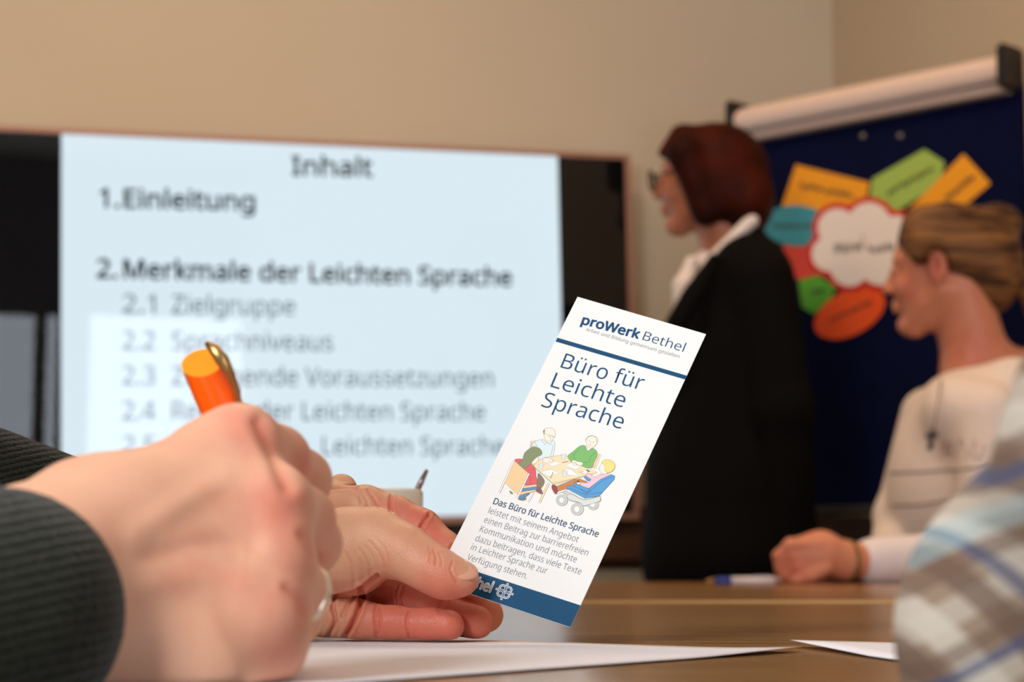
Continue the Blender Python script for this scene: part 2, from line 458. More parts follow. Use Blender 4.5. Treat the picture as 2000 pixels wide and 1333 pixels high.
# slide: lit picture
ms = bpy.data.materials.new('lit_slide'); ms.use_nodes = True; nt = ms.node_tree; nt.nodes.clear()
em = nt.nodes.new('ShaderNodeEmission'); out = nt.nodes.new('ShaderNodeOutputMaterial')
em.inputs[0].default_value = s2l((221, 238, 247)); em.inputs[1].default_value = 1.0
nt.links.new(em.outputs[0], out.inputs[0])
slide = pymesh('slide', [tvp.pt(0, -SL_H, 0), tvp.pt(SL_W, -SL_H, 0), tvp.pt(SL_W, 0, 0), tvp.pt(0, 0, 0)], [(0, 1, 2, 3)], ms, tv)
def emat(name, rgb, st=1.0):
    m = bpy.data.materials.new(name); m.use_nodes = True; nt = m.node_tree; nt.nodes.clear()
    e = nt.nodes.new('ShaderNodeEmission'); o = nt.nodes.new('ShaderNodeOutputMaterial')
    e.inputs[0].default_value = s2l(rgb); e.inputs[1].default_value = st; nt.links.new(e.outputs[0], o.inputs[0]); return m
tdark = emat('slide_text_dark', (14, 26, 40)); tgrey = emat('slide_text_grey', (70, 92, 108))
S1 = 0.070
for body, a, b, sz, mm, wt in [
    ('Inhalt', (571, 342), (727, 345), .072, tdark, .022),
    ('1.', (196, 405), (232, 406), S1, tdark, .022), ('Einleitung', (243, 406), (497, 411), S1, tdark, .022),
    ('2.', (190, 543), (228, 544), S1, tdark, .022), ('Merkmale der Leichten Sprache', (242, 544), (999, 559), S1, tdark, .022),
    ('2.1', (240, 612), (303, 613), S1, tgrey, .0), ('Zielgruppe', (336, 613), (576, 616), S1, tgrey, .0),
    ('2.2', (240, 684), (303, 684), S1, tgrey, .0), ('Sprachniveaus', (336, 684), (650, 686), S1, tgrey, .0),
    ('2.3', (240, 752), (303, 752), S1, tgrey, .0), ('Zwingende Voraussetzungen', (336, 753), (963, 756), S1, tgrey, .0),
    ('2.4', (240, 821), (303, 821), S1, tgrey, .0), ('Regeln der Leichten Sprache', (336, 821), (947, 822), S1, tgrey, .0),
    ('2.5', (240, 889), (303, 889), S1, tgrey, .0), ('Leichten Sprache', (630, 889), (985, 889), S1, tgrey, .0)]:
    lettering(tvp, body, a, b, sz, mm, tv, 'slide_text', weight=wt, h=.0008)
mg = bpy.data.materials.new('glossy_glass_front'); mg.use_nodes = True; nt = mg.node_tree; nt.nodes.clear()
tr = nt.nodes.new('ShaderNodeBsdfTransparent'); gl = nt.nodes.new('ShaderNodeBsdfGlossy'); gl.inputs['Roughness'].default_value = .015
mx = nt.nodes.new('ShaderNodeMixShader'); fr = nt.nodes.new('ShaderNodeFresnel'); fr.inputs[0].default_value = 1.45; out = nt.nodes.new('ShaderNodeOutputMaterial')
nt.links.new(fr.outputs[0], mx.inputs[0]); nt.links.new(tr.outputs[0], mx.inputs[1]); nt.links.new(gl.outputs[0], mx.inputs[2]); nt.links.new(mx.outputs[0], out.inputs[0])
pymesh('front_glass', [tvp.pt(L_, -SL_H, .002), tvp.pt(R_, -SL_H, .002), tvp.pt(R_, 0, .002), tvp.pt(L_, 0, .002)], [(0, 1, 2, 3)], mg, tv)

# ---------------------------------------------------------------- sideboard under the television
tv_bot = tvp.pt(SL_W, -SL_H - .02)[2]
sb_top = tv_bot - .03
sb = empty('sideboard', RM(2.2, .25, 0)); tag(sb, 'low sideboard with dark brown top and beige front below the television', 'sideboard')
A0, A1 = .47, 4.2
box3(RM(A1, .01, sb_top - .055), D1 * (A1 - A0), D2 * .40, (0, 0, .05), 'top_board', M['brownwood'], sb, .003)
box3(RM(A1, .005, sb_top - .05), D1 * (A1 - A0), D2 * .02, (0, 0, .12), 'back_rail', M['brownwood'], sb, .002)
box3(RM(A1 - .02, .03, .06), D1 * (A1 - A0 - .04), D2 * .34, (0, 0, sb_top - .115), 'carcass', M['brownwood'], sb)
nd = 7
for i in range(nd):
    w_ = (A1 - A0 - .06) / nd; a = A1 - .03 - i * w_
    dr = box3(RM(a, .37, .07), D1 * (w_ - .006), D2 * .018, (0, 0, sb_top - .145), 'cabinet_door', M['beigefront'], sb, .001)
    hb = RM(a - w_ + .05, .388, .5)
    box3(hb, D1 * .01, D2 * .02, (0, 0, .12), 'door_handle', M['steel'], dr)
cb = empty('corner_cabinet', RM(.17, .16, 0)); tag(cb, 'dark brown cabinet in the corner behind the pinboard', 'cabinet')  # box added to fill the dark area below the pinboard
box3(RM(.33, .02, .04), D1 * .31, D2 * .26, (0, 0, .848), 'carcass', M['brownwood'], cb, .003)
box3(RM(.33, .28, .06), D1 * .31, D2 * .016, (0, 0, .81), 'door', M['brownwood'], cb, .002)
# feet of the TV
for a in (.25, .85):
    q = tvp.pt(a * SL_W, -SL_H - .02, -.03)
    box3((q[0] - .03, q[1] - .04, sb_top - .004), (.06, 0, 0), (0, .08, 0), (0, 0, max(.004, q[2] - sb_top + .006)), 'foot', M['black'], tv)

# ---------------------------------------------------------------- conference table
def wood_mat():
    m = bpy.data.materials.new('honey_wood_veneer'); m.use_nodes = True; nt = m.node_tree; b = nt.nodes['Principled BSDF']
    tc = nt.nodes.new('ShaderNodeTexCoord'); mp = nt.nodes.new('ShaderNodeMapping'); mp.inputs['Scale'].default_value = (1.2, 16, 1)
    nt.links.new(tc.outputs['Object'], mp.inputs['Vector'])
    n = nt.nodes.new('ShaderNodeTexNoise'); n.inputs['Scale'].default_value = 5; n.inputs['Detail'].default_value = 8; n.inputs['Distortion'].default_value = .6
    nt.links.new(mp.outputs[0], n.inputs['Vector'])
    r = nt.nodes.new('ShaderNodeValToRGB'); r.color_ramp.elements[0].position = .35; r.color_ramp.elements[1].position = .65
    r.color_ramp.elements[0].color = s2l((136, 96, 54)); r.color_ramp.elements[1].color = s2l((162, 120, 72))
    nt.links.new(n.outputs['Fac'], r.inputs['Fac']); nt.links.new(r.outputs[0], b.inputs['Base Color'])
    b.inputs['Roughness'].default_value = .22; b.inputs['Specular IOR Level'].default_value = .45
    return m
M['wood'] = wood_mat(); M['woodedge'] = mat('light_wood_edge', (206, 158, 100), .4)
tb = empty('conference_table', (0, 1.5, 0)); tag(tb, 'long conference table with glossy honey-brown wooden top', 'table')
TX0, TX1 = -.42, .62
def slab(x0, x1, y0, y1, name='tabletop', up=0):
    return box3((x0, y0, TZ - .028 + up), (x1 - x0, 0, 0), (0, y1 - y0, 0), (0, 0, .028), name, M['wood'], tb, .0015)
slab(TX0, TX1, .575, 1.72); slab(TX0, 1.35, 1.7235, 3.15, up=.0024)
box3((TX0, 1.7205, TZ - .02), (1.35 - TX0, 0, 0), (0, .0030, 0), (0, 0, .0222), 'edge_strip', M['woodedge'], tb)
for (x, y) in ((TX0 + .08, .66), (TX1 - .08, .66), (TX0 + .08, 1.6), (TX1 - .08, 1.6), (TX0 + .08, 3.05), (1.25, 3.05), (1.25, 1.82)):
    tube([(x, y, 0), (x, y, TZ - .028)], .022, 'leg', M['steel'], tb)

# ---------------------------------------------------------------- papers
def sheet(corner, u, v, W, H, label, curl, z0):
    nx, ny = 14, 18; V = []; F = []
    u = np_(u) / np.linalg.norm(u); v = np_(v) / np.linalg.norm(v)
    for s in (0, 1):
        for j in range(ny + 1):
            for i in range(nx + 1):
                a, b = i / nx, j / ny
                p = np_(corner)[:2] + u * a * W + v * b * H
                z = TZ + z0 + curl(a, b) - s * .00015
                V.append((p[0], p[1], z))
    N = (nx + 1) * (ny + 1)
    for j in range(ny):
        for i in range(nx):
            k = j * (nx + 1) + i; q = (k, k + 1, k + nx + 2, k + nx + 1)
            F.append(q); F.append(tuple(N + t for t in reversed(q)))
    bd = [i for i in range(nx)] + [j * (nx + 1) + nx for j in range(ny)] + [ny * (nx + 1) + i for i in range(nx, 0, -1)] + [j * (nx + 1) for j in range(ny, 0, -1)]
    for i in range(len(bd)):
        a, b = bd[i], bd[(i + 1) % len(bd)]; F.append((a, N + a, N + b, b))
    o = pymesh('paper_sheet', V, F, M['paper'], None, True); tag(o, label, 'paper'); return o
sheet((.1145, .795), (-.77, .64), (-.61, -.79), .21, .297, 'white paper sheet on the table under and in front of the hands', lambda a, b: .0006 + .0015 * max(0, 1 - 4 * a) ** 2 * max(0, 1 - 4 * b), .0003)
sheet((.1165, .843), (.99, .12), (.16, -.99), .21, .297, 'white paper sheet at the right, corner pointing left, beside the plaid sleeve', lambda a, b: .0008 + .002 * max(0, 1 - 3 * a) * max(0, 1 - 3 * b), .0003)

# ---------------------------------------------------------------- mug and spoon
my = 1.22; mc = ontable(0, 1300); rr = .041
mxx = P(826, 1000, my)[0] - rr
mug = empty('mug', (mxx, my, TZ)); tag(mug, 'cream white ceramic mug standing behind the hand on the table', 'mug')
H_ = P(800, 957, my)[2] - TZ
prof = [(.0, .0)] if 0 else []
prof = [(.024, 0), (.033, 0), (.036, .004), (.040, .02), (rr, .04), (rr, H_ - .002), (rr - .001, H_), (rr - .003, H_), (rr - .004, H_ - .003), (rr - .0045, .02), (.03, .007), (.0005, .006)]
lathe(prof, (mxx, my, TZ), 'cup_body', M['mug'], mug)
tube([(mxx - .038, my - .0, TZ + .062), (mxx - .056, my, TZ + .064), (mxx - .066, my, TZ + .052), (mxx - .067, my, TZ + .038), (mxx - .056, my, TZ + .024), (mxx - .038, my, TZ + .02)], .005, 'handle', M['mug'], mug)
s0 = P(834, 918, my); s1 = P(813, 962, my); s2 = s1 + (s1 - s0) * 4.0
s2 = s0 + (s1 - s0) * ((s0[2] - TZ - .012) / (s0[2] - s1[2]))
s2[0] = max(s2[0], mxx - .026)
spn = empty('teaspoon', s2); tag(spn, 'metal teaspoon leaning in the cream mug, handle sticking out', 'spoon')
hp = [s2 + (s0 - s2) * t for t in np.linspace(0.12, 1, 9)]
tube(hp, [.0012, .0012, .0013, .0013, .0014, .0015, .0017, .0019, .0012], 'handle', M['steel'], spn, 10)
dv = (s0 - s2) / np.linalg.norm(s0 - s2)
bx = np.cross(dv, [0, 1, 0]); bx /= np.linalg.norm(bx)
sdf('bowl', [ell(s2 + dv * .012, (.016, .009, .003), .001, [dv, bx, np.cross(dv, bx)]), ('-e', s2 + dv * .012 + np.cross(dv, bx) * .0018, (.0145, .0078, .0028), [dv, bx, np.cross(dv, bx)], .0005)], .0006, M['steel'], spn)

# ---------------------------------------------------------------- leaflet
LD = [P(1128, 580, .92210912), P(1379, 653, .90856181), P(1114, 1226, .85278148), P(847.4, 1136.7, .86632879)]
lu = LD[1] - LD[0]; LW = np.linalg.norm(lu); lu /= LW
lv = LD[0] - LD[3]; lv -= lu * np.dot(lu, lv) * 0.0; LH = np.linalg.norm(lv); lv /= LH
ln = np.cross(lu, lv); ln /= np.linalg.norm(ln)
if ln[1] > 0: ln = -ln
lf = Plane(LD[0], lu, np.cross(ln, lu), ln)
if np.dot(lf.v, lv) < 0: lf.v = -lf.v
leaf = empty('leaflet', (LD[2] + LD[3]) / 2); tag(leaf, 'upright white and blue information leaflet held between thumb and fingers', 'leaflet')
M['leaf'] = mat('coated_white_card', (246, 246, 244), .45, spec=.3)
M['lblue'] = mat('print_blue', (26, 80, 118), .55, spec=.2); M['lblue_t'] = mat('print_blue_text', (28, 80, 124), .5, spec=.2)
M['lgrey_t'] = mat('print_grey_text', (98, 108, 132), .5); M['lnavy_t'] = mat('print_navy_text', (62, 90, 122), .5)
M['lwhite'] = mat('print_white', (245, 245, 245), .5)
V = [q + ln * 0 for q in LD] + [q - ln * .00035 for q in LD]
pymesh('card', V, [(0, 1, 2, 3), (7, 6, 5, 4), (0, 4, 5, 1), (1, 5, 6, 2), (2, 6, 7, 3), (3, 7, 4, 0)], M['leaf'], leaf)
def flat(pts, m, h, name, parent, pl):
    V = [pl.pt(*pl.uv(*p), h) for p in pts]
    return pymesh(name, V, [tuple(range(len(V)))], m, parent)
flat([(1088.5, 660), (1342.2, 734.5), (1338.6, 742), (1084.9, 667.5)], M['lblue'], .00003, 'blue_line', leaf, lf)
flat([(857.0, 1094.4 + 23.6), (867.5, 1097), (930, 1117), (1133.8, 1183.2), (1114.1, 1225.9), (847.6, 1136.6)], M['lblue'], .00003, 'blue_band', leaf, lf)
for body, a, b, sz, mm, wt in [
    ('proWerk', (1135, 633), (1246, 662), .0084, 'lblue_t', .030), ('Bethel', (1254, 664), (1334, 688), .0084, 'lblue_t', -.004),
    ('Arbeit und Bildung gemeinsam gestalten', (1143.5, 646.6), (1326, 700), .0032, 'lgrey_t', -.006),
    ('Büro für', (1094, 718), (1252, 763), .0138, 'lblue_t', -.003), ('Leichte', (1074.5, 756), (1216, 797), .0138, 'lblue_t', -.003),
    ('Sprache', (1056, 794), (1213, 839), .0138, 'lblue_t', -.003),
    ('Das Büro für Leichte Sprache', (962.4, 984.7), (1167, 1050), .0054, 'lnavy_t', .014),
    ('leistet mit seinem Angebot', (952.7, 1002.7), (1127.6, 1060.5), .0054, 'lgrey_t', -.007),
    ('einen Beitrag zur barrierefreien', (944.4, 1020.8), (1146.5, 1086.6), .0054, 'lgrey_t', -.007),
    ('Kommunikation und möchte', (936, 1038.8), (1124.3, 1099.9), .0054, 'lgrey_t', -.007),
    ('dazu beitragen, dass viele Texte', (927.2, 1056.9), (1133.2, 1123.5), .0054, 'lgrey_t', -.007),
    ('in Leichter Sprache zur', (918.6, 1074.3), (1066.5, 1122.1), .0054, 'lgrey_t', -.007),
    ('Verfügung stehen.', (911.1, 1093.8), (1027.7, 1131.8), .0054, 'lgrey_t', -.007)]:
    lettering(lf, body, a, b, sz, M[mm], leaf, weight=wt, h=.00006)
lettering(lf, 'Bethel', (894, 1137), (957, 1158), .0086, M['lwhite'], leaf, weight=.032, h=.00006)
lettering(lf, 'Bethel', (894.6, 1137.2), (956.6, 1157.8), .0086, M['lblue'], leaf, weight=-.020, h=.00010)
# ring-and-cross emblem on the band
def ribbon(pl, pts, wd, h, closed=False):
    """flat ribbon along uv points"""
    pts = [np_(p) for p in pts]; n = len(pts); V = []; F = []
    for i in range(n):
        a = pts[(i - 1) % n] if (closed or i > 0) else pts[i]; b = pts[(i + 1) % n] if (closed or i < n - 1) else pts[i]
        t = b - a; t /= (np.linalg.norm(t) + 1e-12); q = np.array([-t[1], t[0]]) * wd / 2
        V += [pl.pt(*(pts[i] + q), h), pl.pt(*(pts[i] - q), h)]
    for i in range(n if closed else n - 1):
        j = (i + 1) % n; F.append((2 * i, 2 * i + 1, 2 * j + 1, 2 * j))
    return V, F
ec = lf.uv(985.3, 1156.3); mm_ = .001
for (wd, h, m) in ((.92, .00006, 'lwhite'), (.30, .00010, 'lblue')):
    V = []; F = []
    def addr(r):
        k = len(V); V.extend(r[0]); F.extend([tuple(i + k for i in f) for f in r[1]])
    for sx in (-1, 1):
        for sy in (-1, 1):
            cc = ec + np.array([sx, sy]) * 1.32 * mm_
            addr(ribbon(lf, [cc + 1.28 * mm_ * np.array([math.cos(g), math.sin(g)]) for g in np.linspace(0, 2 * math.pi, 24, endpoint=False)], wd * mm_, h, True))
    e_ = 0 if m == 'lwhite' else .3
    for ax in ((1, 0), (0, 1)):
        a = np.array(ax); 
        for s in (-1, 1): addr(ribbon(lf, [ec + a * s * 2.2 * mm_, ec + a * s * (4.1 - e_) * mm_], wd * mm_, h + .000005))
    pymesh('emblem', V, F, M[m], leaf)

# printed drawing: four people round a table; coordinates traced on a 6.667x grid of the card
IL = []
def zz(x, y): return lf.uv(960 + x / 6.667, 820 + y / 6.667)
cols = {'skin': (252, 240, 222), 'skinb': (246, 236, 220), 'wood': (246, 206, 150), 'table': (246, 226, 182), 'tedge': (240, 212, 160), 'ltblue': (222, 241, 244), 'green': (112, 184, 96),
        'olive': (124, 136, 92), 'red': (226, 84, 92), 'jeans': (82, 134, 186), 'brownp': (128, 110, 84), 'shoe': (136, 84, 76), 'white': (252, 252, 250), 'glass': (232, 238, 240),
        'yellow': (246, 224, 122), 'pink': (246, 196, 212), 'blue': (72, 150, 214), 'rust': (196, 122, 66), 'maroon': (140, 58, 60), 'grey': (206, 210, 204), 'grey2': (222, 224, 220), 'line': (70, 70, 66), 'dk': (60, 60, 60)}
cn = list(cols)
imats = [mat('ink_' + c, tuple(v + (255 - v) * (.0 if c in ('line', 'dk') else .15) for v in cols[c]), .6, spec=.15) for c in cn]
IV = []; IF = []; IM = []; lay = [0.00004]
def ipoly(col, pts, smooth=False, outline=2.6):
    q = [zz(*p) for p in pts]
    if smooth: q = spline(q, 5)
    lay[0] += .000001; k = len(IV)
    IV.extend([lf.pt(*p, lay[0]) for p in q]); IF.append(tuple(range(k, k + len(q)))); IM.append(cn.index(col))
    if outline: iline(q, outline, True, raw=True)
def iline(pts, wd=2.6, closed=False, smooth=False, raw=False, col='line'):
    q = pts if raw else [zz(*p) for p in pts]
    if smooth: q = spline(q, 5, closed)
    lay[0] += .000001; k = len(IV)
    v, f = ribbon(lf, q, wd * .0000385, lay[0], closed)
    IV.extend(v); IF.extend([tuple(i + k for i in t) for t in f]); IM.extend([cn.index(col)] * len(f))
def icirc(col, cx, cy, rx, ry=None, rot=0, outline=2.6):
    ry = ry or rx; c, s = math.cos(rot), math.sin(rot)
    ipoly(col, [(cx + rx * math.cos(g) * c - ry * math.sin(g) * s, cy + rx * math.cos(g) * s + ry * math.sin(g) * c) for g in np.linspace(0, 2 * math.pi, 20, endpoint=False)], False, outline)
# chair back far left man
ipoly('wood', [(515, 285), (580, 272), (560, 380), (500, 380)]); ipoly('white', [(512, 280), (524, 282), (506, 382), (494, 380)])
ipoly('wood', [(1375, 440), (1420, 455), (1345, 645), (1300, 620)]); ipoly('white', [(1415, 452), (1430, 458), (1352, 650), (1338, 644)])
# bald man light blue shirt
ipoly('ltblue', [(520, 350), (560, 290), (650, 262), (700, 300), (790, 275), (825, 310), (820, 400), (790, 500), (740, 490), (690, 500), (700, 545), (660, 550), (600, 520), (590, 360)], True)
iline([(560, 300), (590, 340), (590, 370)]); iline([(800, 330), (790, 400), (765, 480)], smooth=True)
ipoly('skin', [(680, 180), (675, 150), (700, 120), (750, 110), (800, 120), (830, 160), (828, 210), (800, 260), (745, 305), (710, 285), (690, 230)], True)
ipoly('ltblue', [(650, 265), (668, 252), (720, 310), (700, 335)]); ipoly('ltblue', [(745, 310), (775, 270), (775, 330), (762, 325)])
ipoly('olive', [(678, 185), (676, 150), (695, 128), (690, 160), (690, 195)], False, 1.5)
iline([(700, 190), (740, 205), (740, 222), (765, 228), (775, 208), (795, 215), (800, 235), (815, 232), (818, 215)], 2.4); iline([(735, 205), (775, 200)], 2.2); iline([(780, 215), (765, 255), (778, 258)], 2.2, smooth=True); iline([(720, 275), (755, 280)], 2.4)
icirc('dk', 757, 212, 4, outline=0); icirc('dk', 800, 218, 4, outline=0)
# table
ipoly('tedge', [(560, 560), (545, 615), (780, 825), (795, 855), (1370, 700), (1378, 682), (800, 815)], False)
ipoly('table', [(590, 545), (700, 495), (910, 465), (1000, 490), (1060, 600), (1160, 600), (1375, 685), (1200, 740), (795, 832), (550, 610)], False)
ipoly('table', [(735, 820), (757, 835), (637, 1090), (610, 1085)]);
ipoly('brownp', [(610, 700), (690, 800), (650, 890), (590, 900), (600, 800)], True); ipoly('shoe', [(590, 890), (640, 895), (665, 960), (650, 972), (600, 950), (578, 925)], True)
ipoly('table', [(590, 545), (700, 495), (910, 465), (1000, 490), (1060, 600), (1160, 600), (1375, 685), (1200, 740), (795, 832), (550, 610)], False)
# papers
ipoly('white', [(720, 570), (830, 542), (898, 582), (795, 612)]); ipoly('white', [(968, 608), (1040, 560), (1150, 602), (1100, 656)]); ipoly('white', [(635, 682), (780, 650), (876, 700), (745, 745)]); ipoly('white', [(942, 648), (1040, 650), (1138, 735), (1000, 725)])
iline([(803, 685), (768, 768)], 9, col='olive'); iline([(918, 562), (1000, 548)], 8, col='shoe'); iline([(1235, 655), (1278, 682)], 12, col='dk')
for gx, gy in ((905, 450), (612, 575), (920, 672)):
    ipoly('glass', [(gx, gy + 8), (gx + 72, gy + 12), (gx + 45, gy + 75), (gx + 12, gy + 72)], False); icirc('white', gx + 37, gy + 9, 36, 9, .06)
    iline([(gx + 12, gy + 38), (gx + 55, gy + 40)], 1.6)
# hands of the bald man with pen
ipoly('skin', [(665, 520), (700, 500), (770, 510), (800, 530), (800, 560), (770, 568), (720, 572), (680, 555)], True); iline([(770, 480), (805, 555)], 6, col='white'); iline([(770, 480), (805, 555)], 2)
iline([(740, 540), (765, 565)], 2); iline([(760, 530), (785, 560)], 2)
# green sweater man
ipoly('skin', [(1230, 290), (1225, 262), (1255, 225), (1310, 212), (1365, 230), (1380, 275), (1365, 325), (1330, 360), (1300, 380), (1255, 360), (1240, 330)], True)
ipoly('yellow', [(1345, 222), (1378, 245), (1380, 285), (1366, 290), (1362, 250)], True, 1.5); iline([(1232, 275), (1262, 228), (1310, 214), (1350, 222)], 4, smooth=True)
icirc('dk', 1275, 282, 5, outline=0); icirc('dk', 1325, 296, 5, outline=0); iline([(1295, 290), (1285, 312), (1300, 316)], 2.2); iline([(1265, 328), (1285, 340), (1300, 334)], 3, smooth=True)
ipoly('skinb', [(1225, 350), (1310, 375), (1250, 410)], False)
ipoly('green', [(1145, 350), (1215, 342), (1250, 415), (1320, 378), (1372, 420), (1372, 480), (1330, 560), (1300, 632), (1160, 600), (1190, 560), (1130, 560), (1075, 535), (1040, 552), (992, 480), (1060, 420)], True)
iline([(1140, 390), (1070, 470), (1090, 530)], 3, smooth=True); iline([(1345, 430), (1295, 480), (1270, 560), (1190, 560)], 3)
ipoly('skin', [(1045, 545), (1075, 530), (1120, 548), (1180, 560), (1188, 590), (1150, 602), (1110, 590), (1070, 600)], True); iline([(1060, 560), (1100, 572), (1120, 600)], 4, smooth=True)
# woman with long dark hair, red top
ipoly('red', [(305, 540), (350, 515), (400, 520), (520, 580), (575, 660), (580, 740), (600, 800), (585, 845), (500, 850), (440, 855), (430, 700)], True)
ipoly('skin', [(530, 490), (600, 480), (612, 510), (600, 545), (570, 575), (525, 575)], True); iline([(575, 500), (600, 495)], 2.5)
ipoly('olive', [(500, 378), (550, 360), (620, 375), (655, 420), (650, 460), (590, 490), (540, 540), (500, 590), (430, 640), (380, 610), (355, 570), (400, 530), (430, 440)], True)
iline([(500, 660), (570, 655)], 2); iline([(490, 690), (510, 780), (495, 840)], 2.4, smooth=True)
ipoly('wood', [(425, 865), (585, 845), (590, 875), (410, 900)]); ipoly('jeans', [(400, 905), (590, 872), (600, 900), (560, 925), (385, 945)], False); ipoly('wood', [(380, 945), (575, 915), (580, 935), (350, 990)])
ipoly('jeans', [(350, 1005), (440, 975), (500, 965), (430, 1020), (400, 1040), (360, 1030)], True); ipoly('olive', [(345, 1035), (400, 1040), (440, 1018), (452, 1035), (420, 1055), (370, 1050)], True)
ipoly('wood', [(300, 540), (485, 705), (345, 990), (172, 820)]); ipoly('white', [(285, 528), (303, 535), (112, 958), (92, 948)]); ipoly('white', [(482, 700), (498, 708), (342, 1035), (322, 1025)])
ipoly('white', [(540, 945), (556, 950), (486, 1085), (470, 1078)], False, 2); ipoly('olive', [(235, 930), (262, 945), (280, 965), (250, 968)], True, 2)
# wheelchair and blond person
ipoly('grey', [(935, 960), (960, 935), (1060, 970), (1210, 1045), (1400, 1000), (1420, 1030), (1405, 1075), (1215, 1130), (1170, 1090), (1090, 1075), (1010, 1050), (985, 990)], True)
for cx, cy, r in ((1325, 1110, 72), (918, 1053, 75), (1118, 1170, 82)):
    icirc('grey', cx, cy, r, r * .96); icirc('grey2', cx - 6, cy, r * .66, r * .64); icirc('white', cx - 8, cy, r * .42, r * .5)
ipoly('grey2', [(1060, 985), (1210, 1050), (1405, 1005), (1415, 1035), (1395, 1070), (1200, 1125), (1165, 1090), (1100, 1070), (1000, 1040), (990, 985)], True)
ipoly('white', [(790, 905), (835, 975), (985, 925), (975, 905), (850, 945)]); ipoly('maroon', [(785, 870), (800, 850), (845, 872), (865, 935), (832, 972), (790, 910)], True)
ipoly('rust', [(850, 870), (1070, 785), (1150, 775), (1245, 810), (1240, 840), (1150, 850), (1090, 870), (1000, 905), (865, 935)], False)
ipoly('blue', [(1205, 755), (1225, 745), (1300, 790), (1250, 800)], True)
ipoly('pink', [(1225, 715), (1280, 705), (1340, 750), (1390, 725), (1500, 705), (1560, 715), (1440, 790), (1290, 890), (1220, 905), (1150, 850), (1160, 820), (1250, 830), (1300, 785), (1240, 745)], False)
ipoly('blue', [(1240, 940), (1290, 880), (1420, 780), (1560, 718), (1605, 735), (1600, 780), (1440, 955), (1400, 1000), (1215, 1028), (985, 905), (985, 870), (1010, 858), (1100, 880), (1210, 940)], False)
iline([(1215, 1028), (1230, 980), (1440, 950)], 3); iline([(1230, 980), (1440, 800), (1580, 745)], 3, smooth=True); iline([(985, 905), (1040, 905), (1230, 985)], 3); iline([(1100, 870), (1260, 920), (1270, 950), (1190, 960)], 3)
ipoly('blue', [(1075, 830), (1095, 810), (1110, 845), (1250, 895), (1275, 930), (1230, 940), (1080, 870)], True)
icirc('dk', 1128, 812, 14); ipoly('skin', [(1112, 822), (1150, 820), (1155, 845), (1120, 850)], True)
ipoly('skin', [(1440, 570), (1420, 600), (1403, 640), (1405, 660), (1420, 690), (1445, 712), (1510, 700), (1530, 640), (1500, 580)], True); iline([(1408, 648), (1422, 650)], 2)
ipoly('yellow', [(1438, 565), (1450, 540), (1500, 525), (1560, 538), (1605, 585), (1600, 640), (1565, 680), (1520, 695), (1475, 665), (1478, 610)], True)
ipoly('skin', [(1140, 672), (1230, 660), (1250, 690), (1235, 715), (1180, 708), (1165, 690), (1200, 680), (1145, 685)], True, 2.2)
io = pymesh('printed_illustration', IV, IF, imats, leaf, mats=IM)

# ---------------------------------------------------------------- flipchart with navy felt
bo = P(1456, 600, 4.3); bd = np_([.700, -.714, 0]); bd /= np.linalg.norm(bd); bn = np_([bd[1], -bd[0], 0])
if bn[1] > 0: bn = -bn
bp_ = Plane(bo, bd, np_([0, 0, 1]), bn)
fc = empty('pinboard', bp_.pt(.35, -bo[2])); fc.location = tuple(bp_.pt(.34, -bo[2])); tag(fc, 'navy felt pinboard on a stand with a white top rail', 'pinboard')
ua, va = bp_.uv(1462, 278); ub, vb = bp_.uv(1983, 180); uc, vc = bp_.uv(1640, 988)
vt = max(va, vb) ; 
def bbox(u0, u1, v0, v1, h0, h1, name, m, bev=0, parent=None):
    return box3(bp_.pt(u0, v0, h0), bp_.u * (u1 - u0), bp_.v * (v1 - v0), bp_.n * (h1 - h0), name, m, parent or fc, bev)
print('board', ua, va, ub, vb, uc, vc)
bbox(ua - .01, ub + .01, vc, va + .02, -.02, 0, 'felt_panel', M['felt'])
bbox(ua - .01, ub + .01, vc - .02, vc, -.024, .03, 'tray', mat('dark_tray', (62, 54, 44), .6), .004)
# top rail: rounded profile extruded
u0, v0 = bp_.uv(1452, 214); u1, v1 = bp_.uv(1452, 262)
hr = (va - 0) ; ztop = .5 * (bp_.uv(1452, 216)[1] + bp_.uv(1970, 112)[1]); zmid = .5 * (bp_.uv(1456, 262)[1] + bp_.uv(1978, 163)[1]); zlow = .5 * (va + vb)
prof = [(zmid, .0), (zmid, .035), (zmid + .01, .045), (zmid + (ztop - zmid) * .5, .05), (ztop - .012, .04), (ztop, .022), (ztop, -.01), (zmid, -.02)]
V = []; 
for u in (ua - .006, ub - .004):
    for (z, h) in prof: V.append(bp_.pt(u, z, h))
n = len(prof); F = [tuple(range(n)), tuple(reversed(range(n, 2 * n)))] + [(i, n + i, n + (i + 1) % n, (i + 1) % n) for i in range(n)]
pymesh('top_rail', V, F, M['rail'], fc)
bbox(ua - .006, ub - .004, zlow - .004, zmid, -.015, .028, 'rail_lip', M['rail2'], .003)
for u, s in ((ua - .014, 1), (ub + .0, 1)):
    q = bbox(u - .008, u + .012, zmid - .02, ztop + .015, -.02, .058, 'end_cap', M['black'], .006)
M['post'] = mat('brown_post', (150, 112, 82), .5)
for u in (ua - .03, ub + .012):
    b_ = bbox(u, u + .022, -bo[2] + .03, ztop - .0, -.045, -.021, 'post', M['post'], .003)
    bbox(u - .005, u + .027, -bo[2], -bo[2] + .03, -.25, .2, 'foot', M['black'], .006)
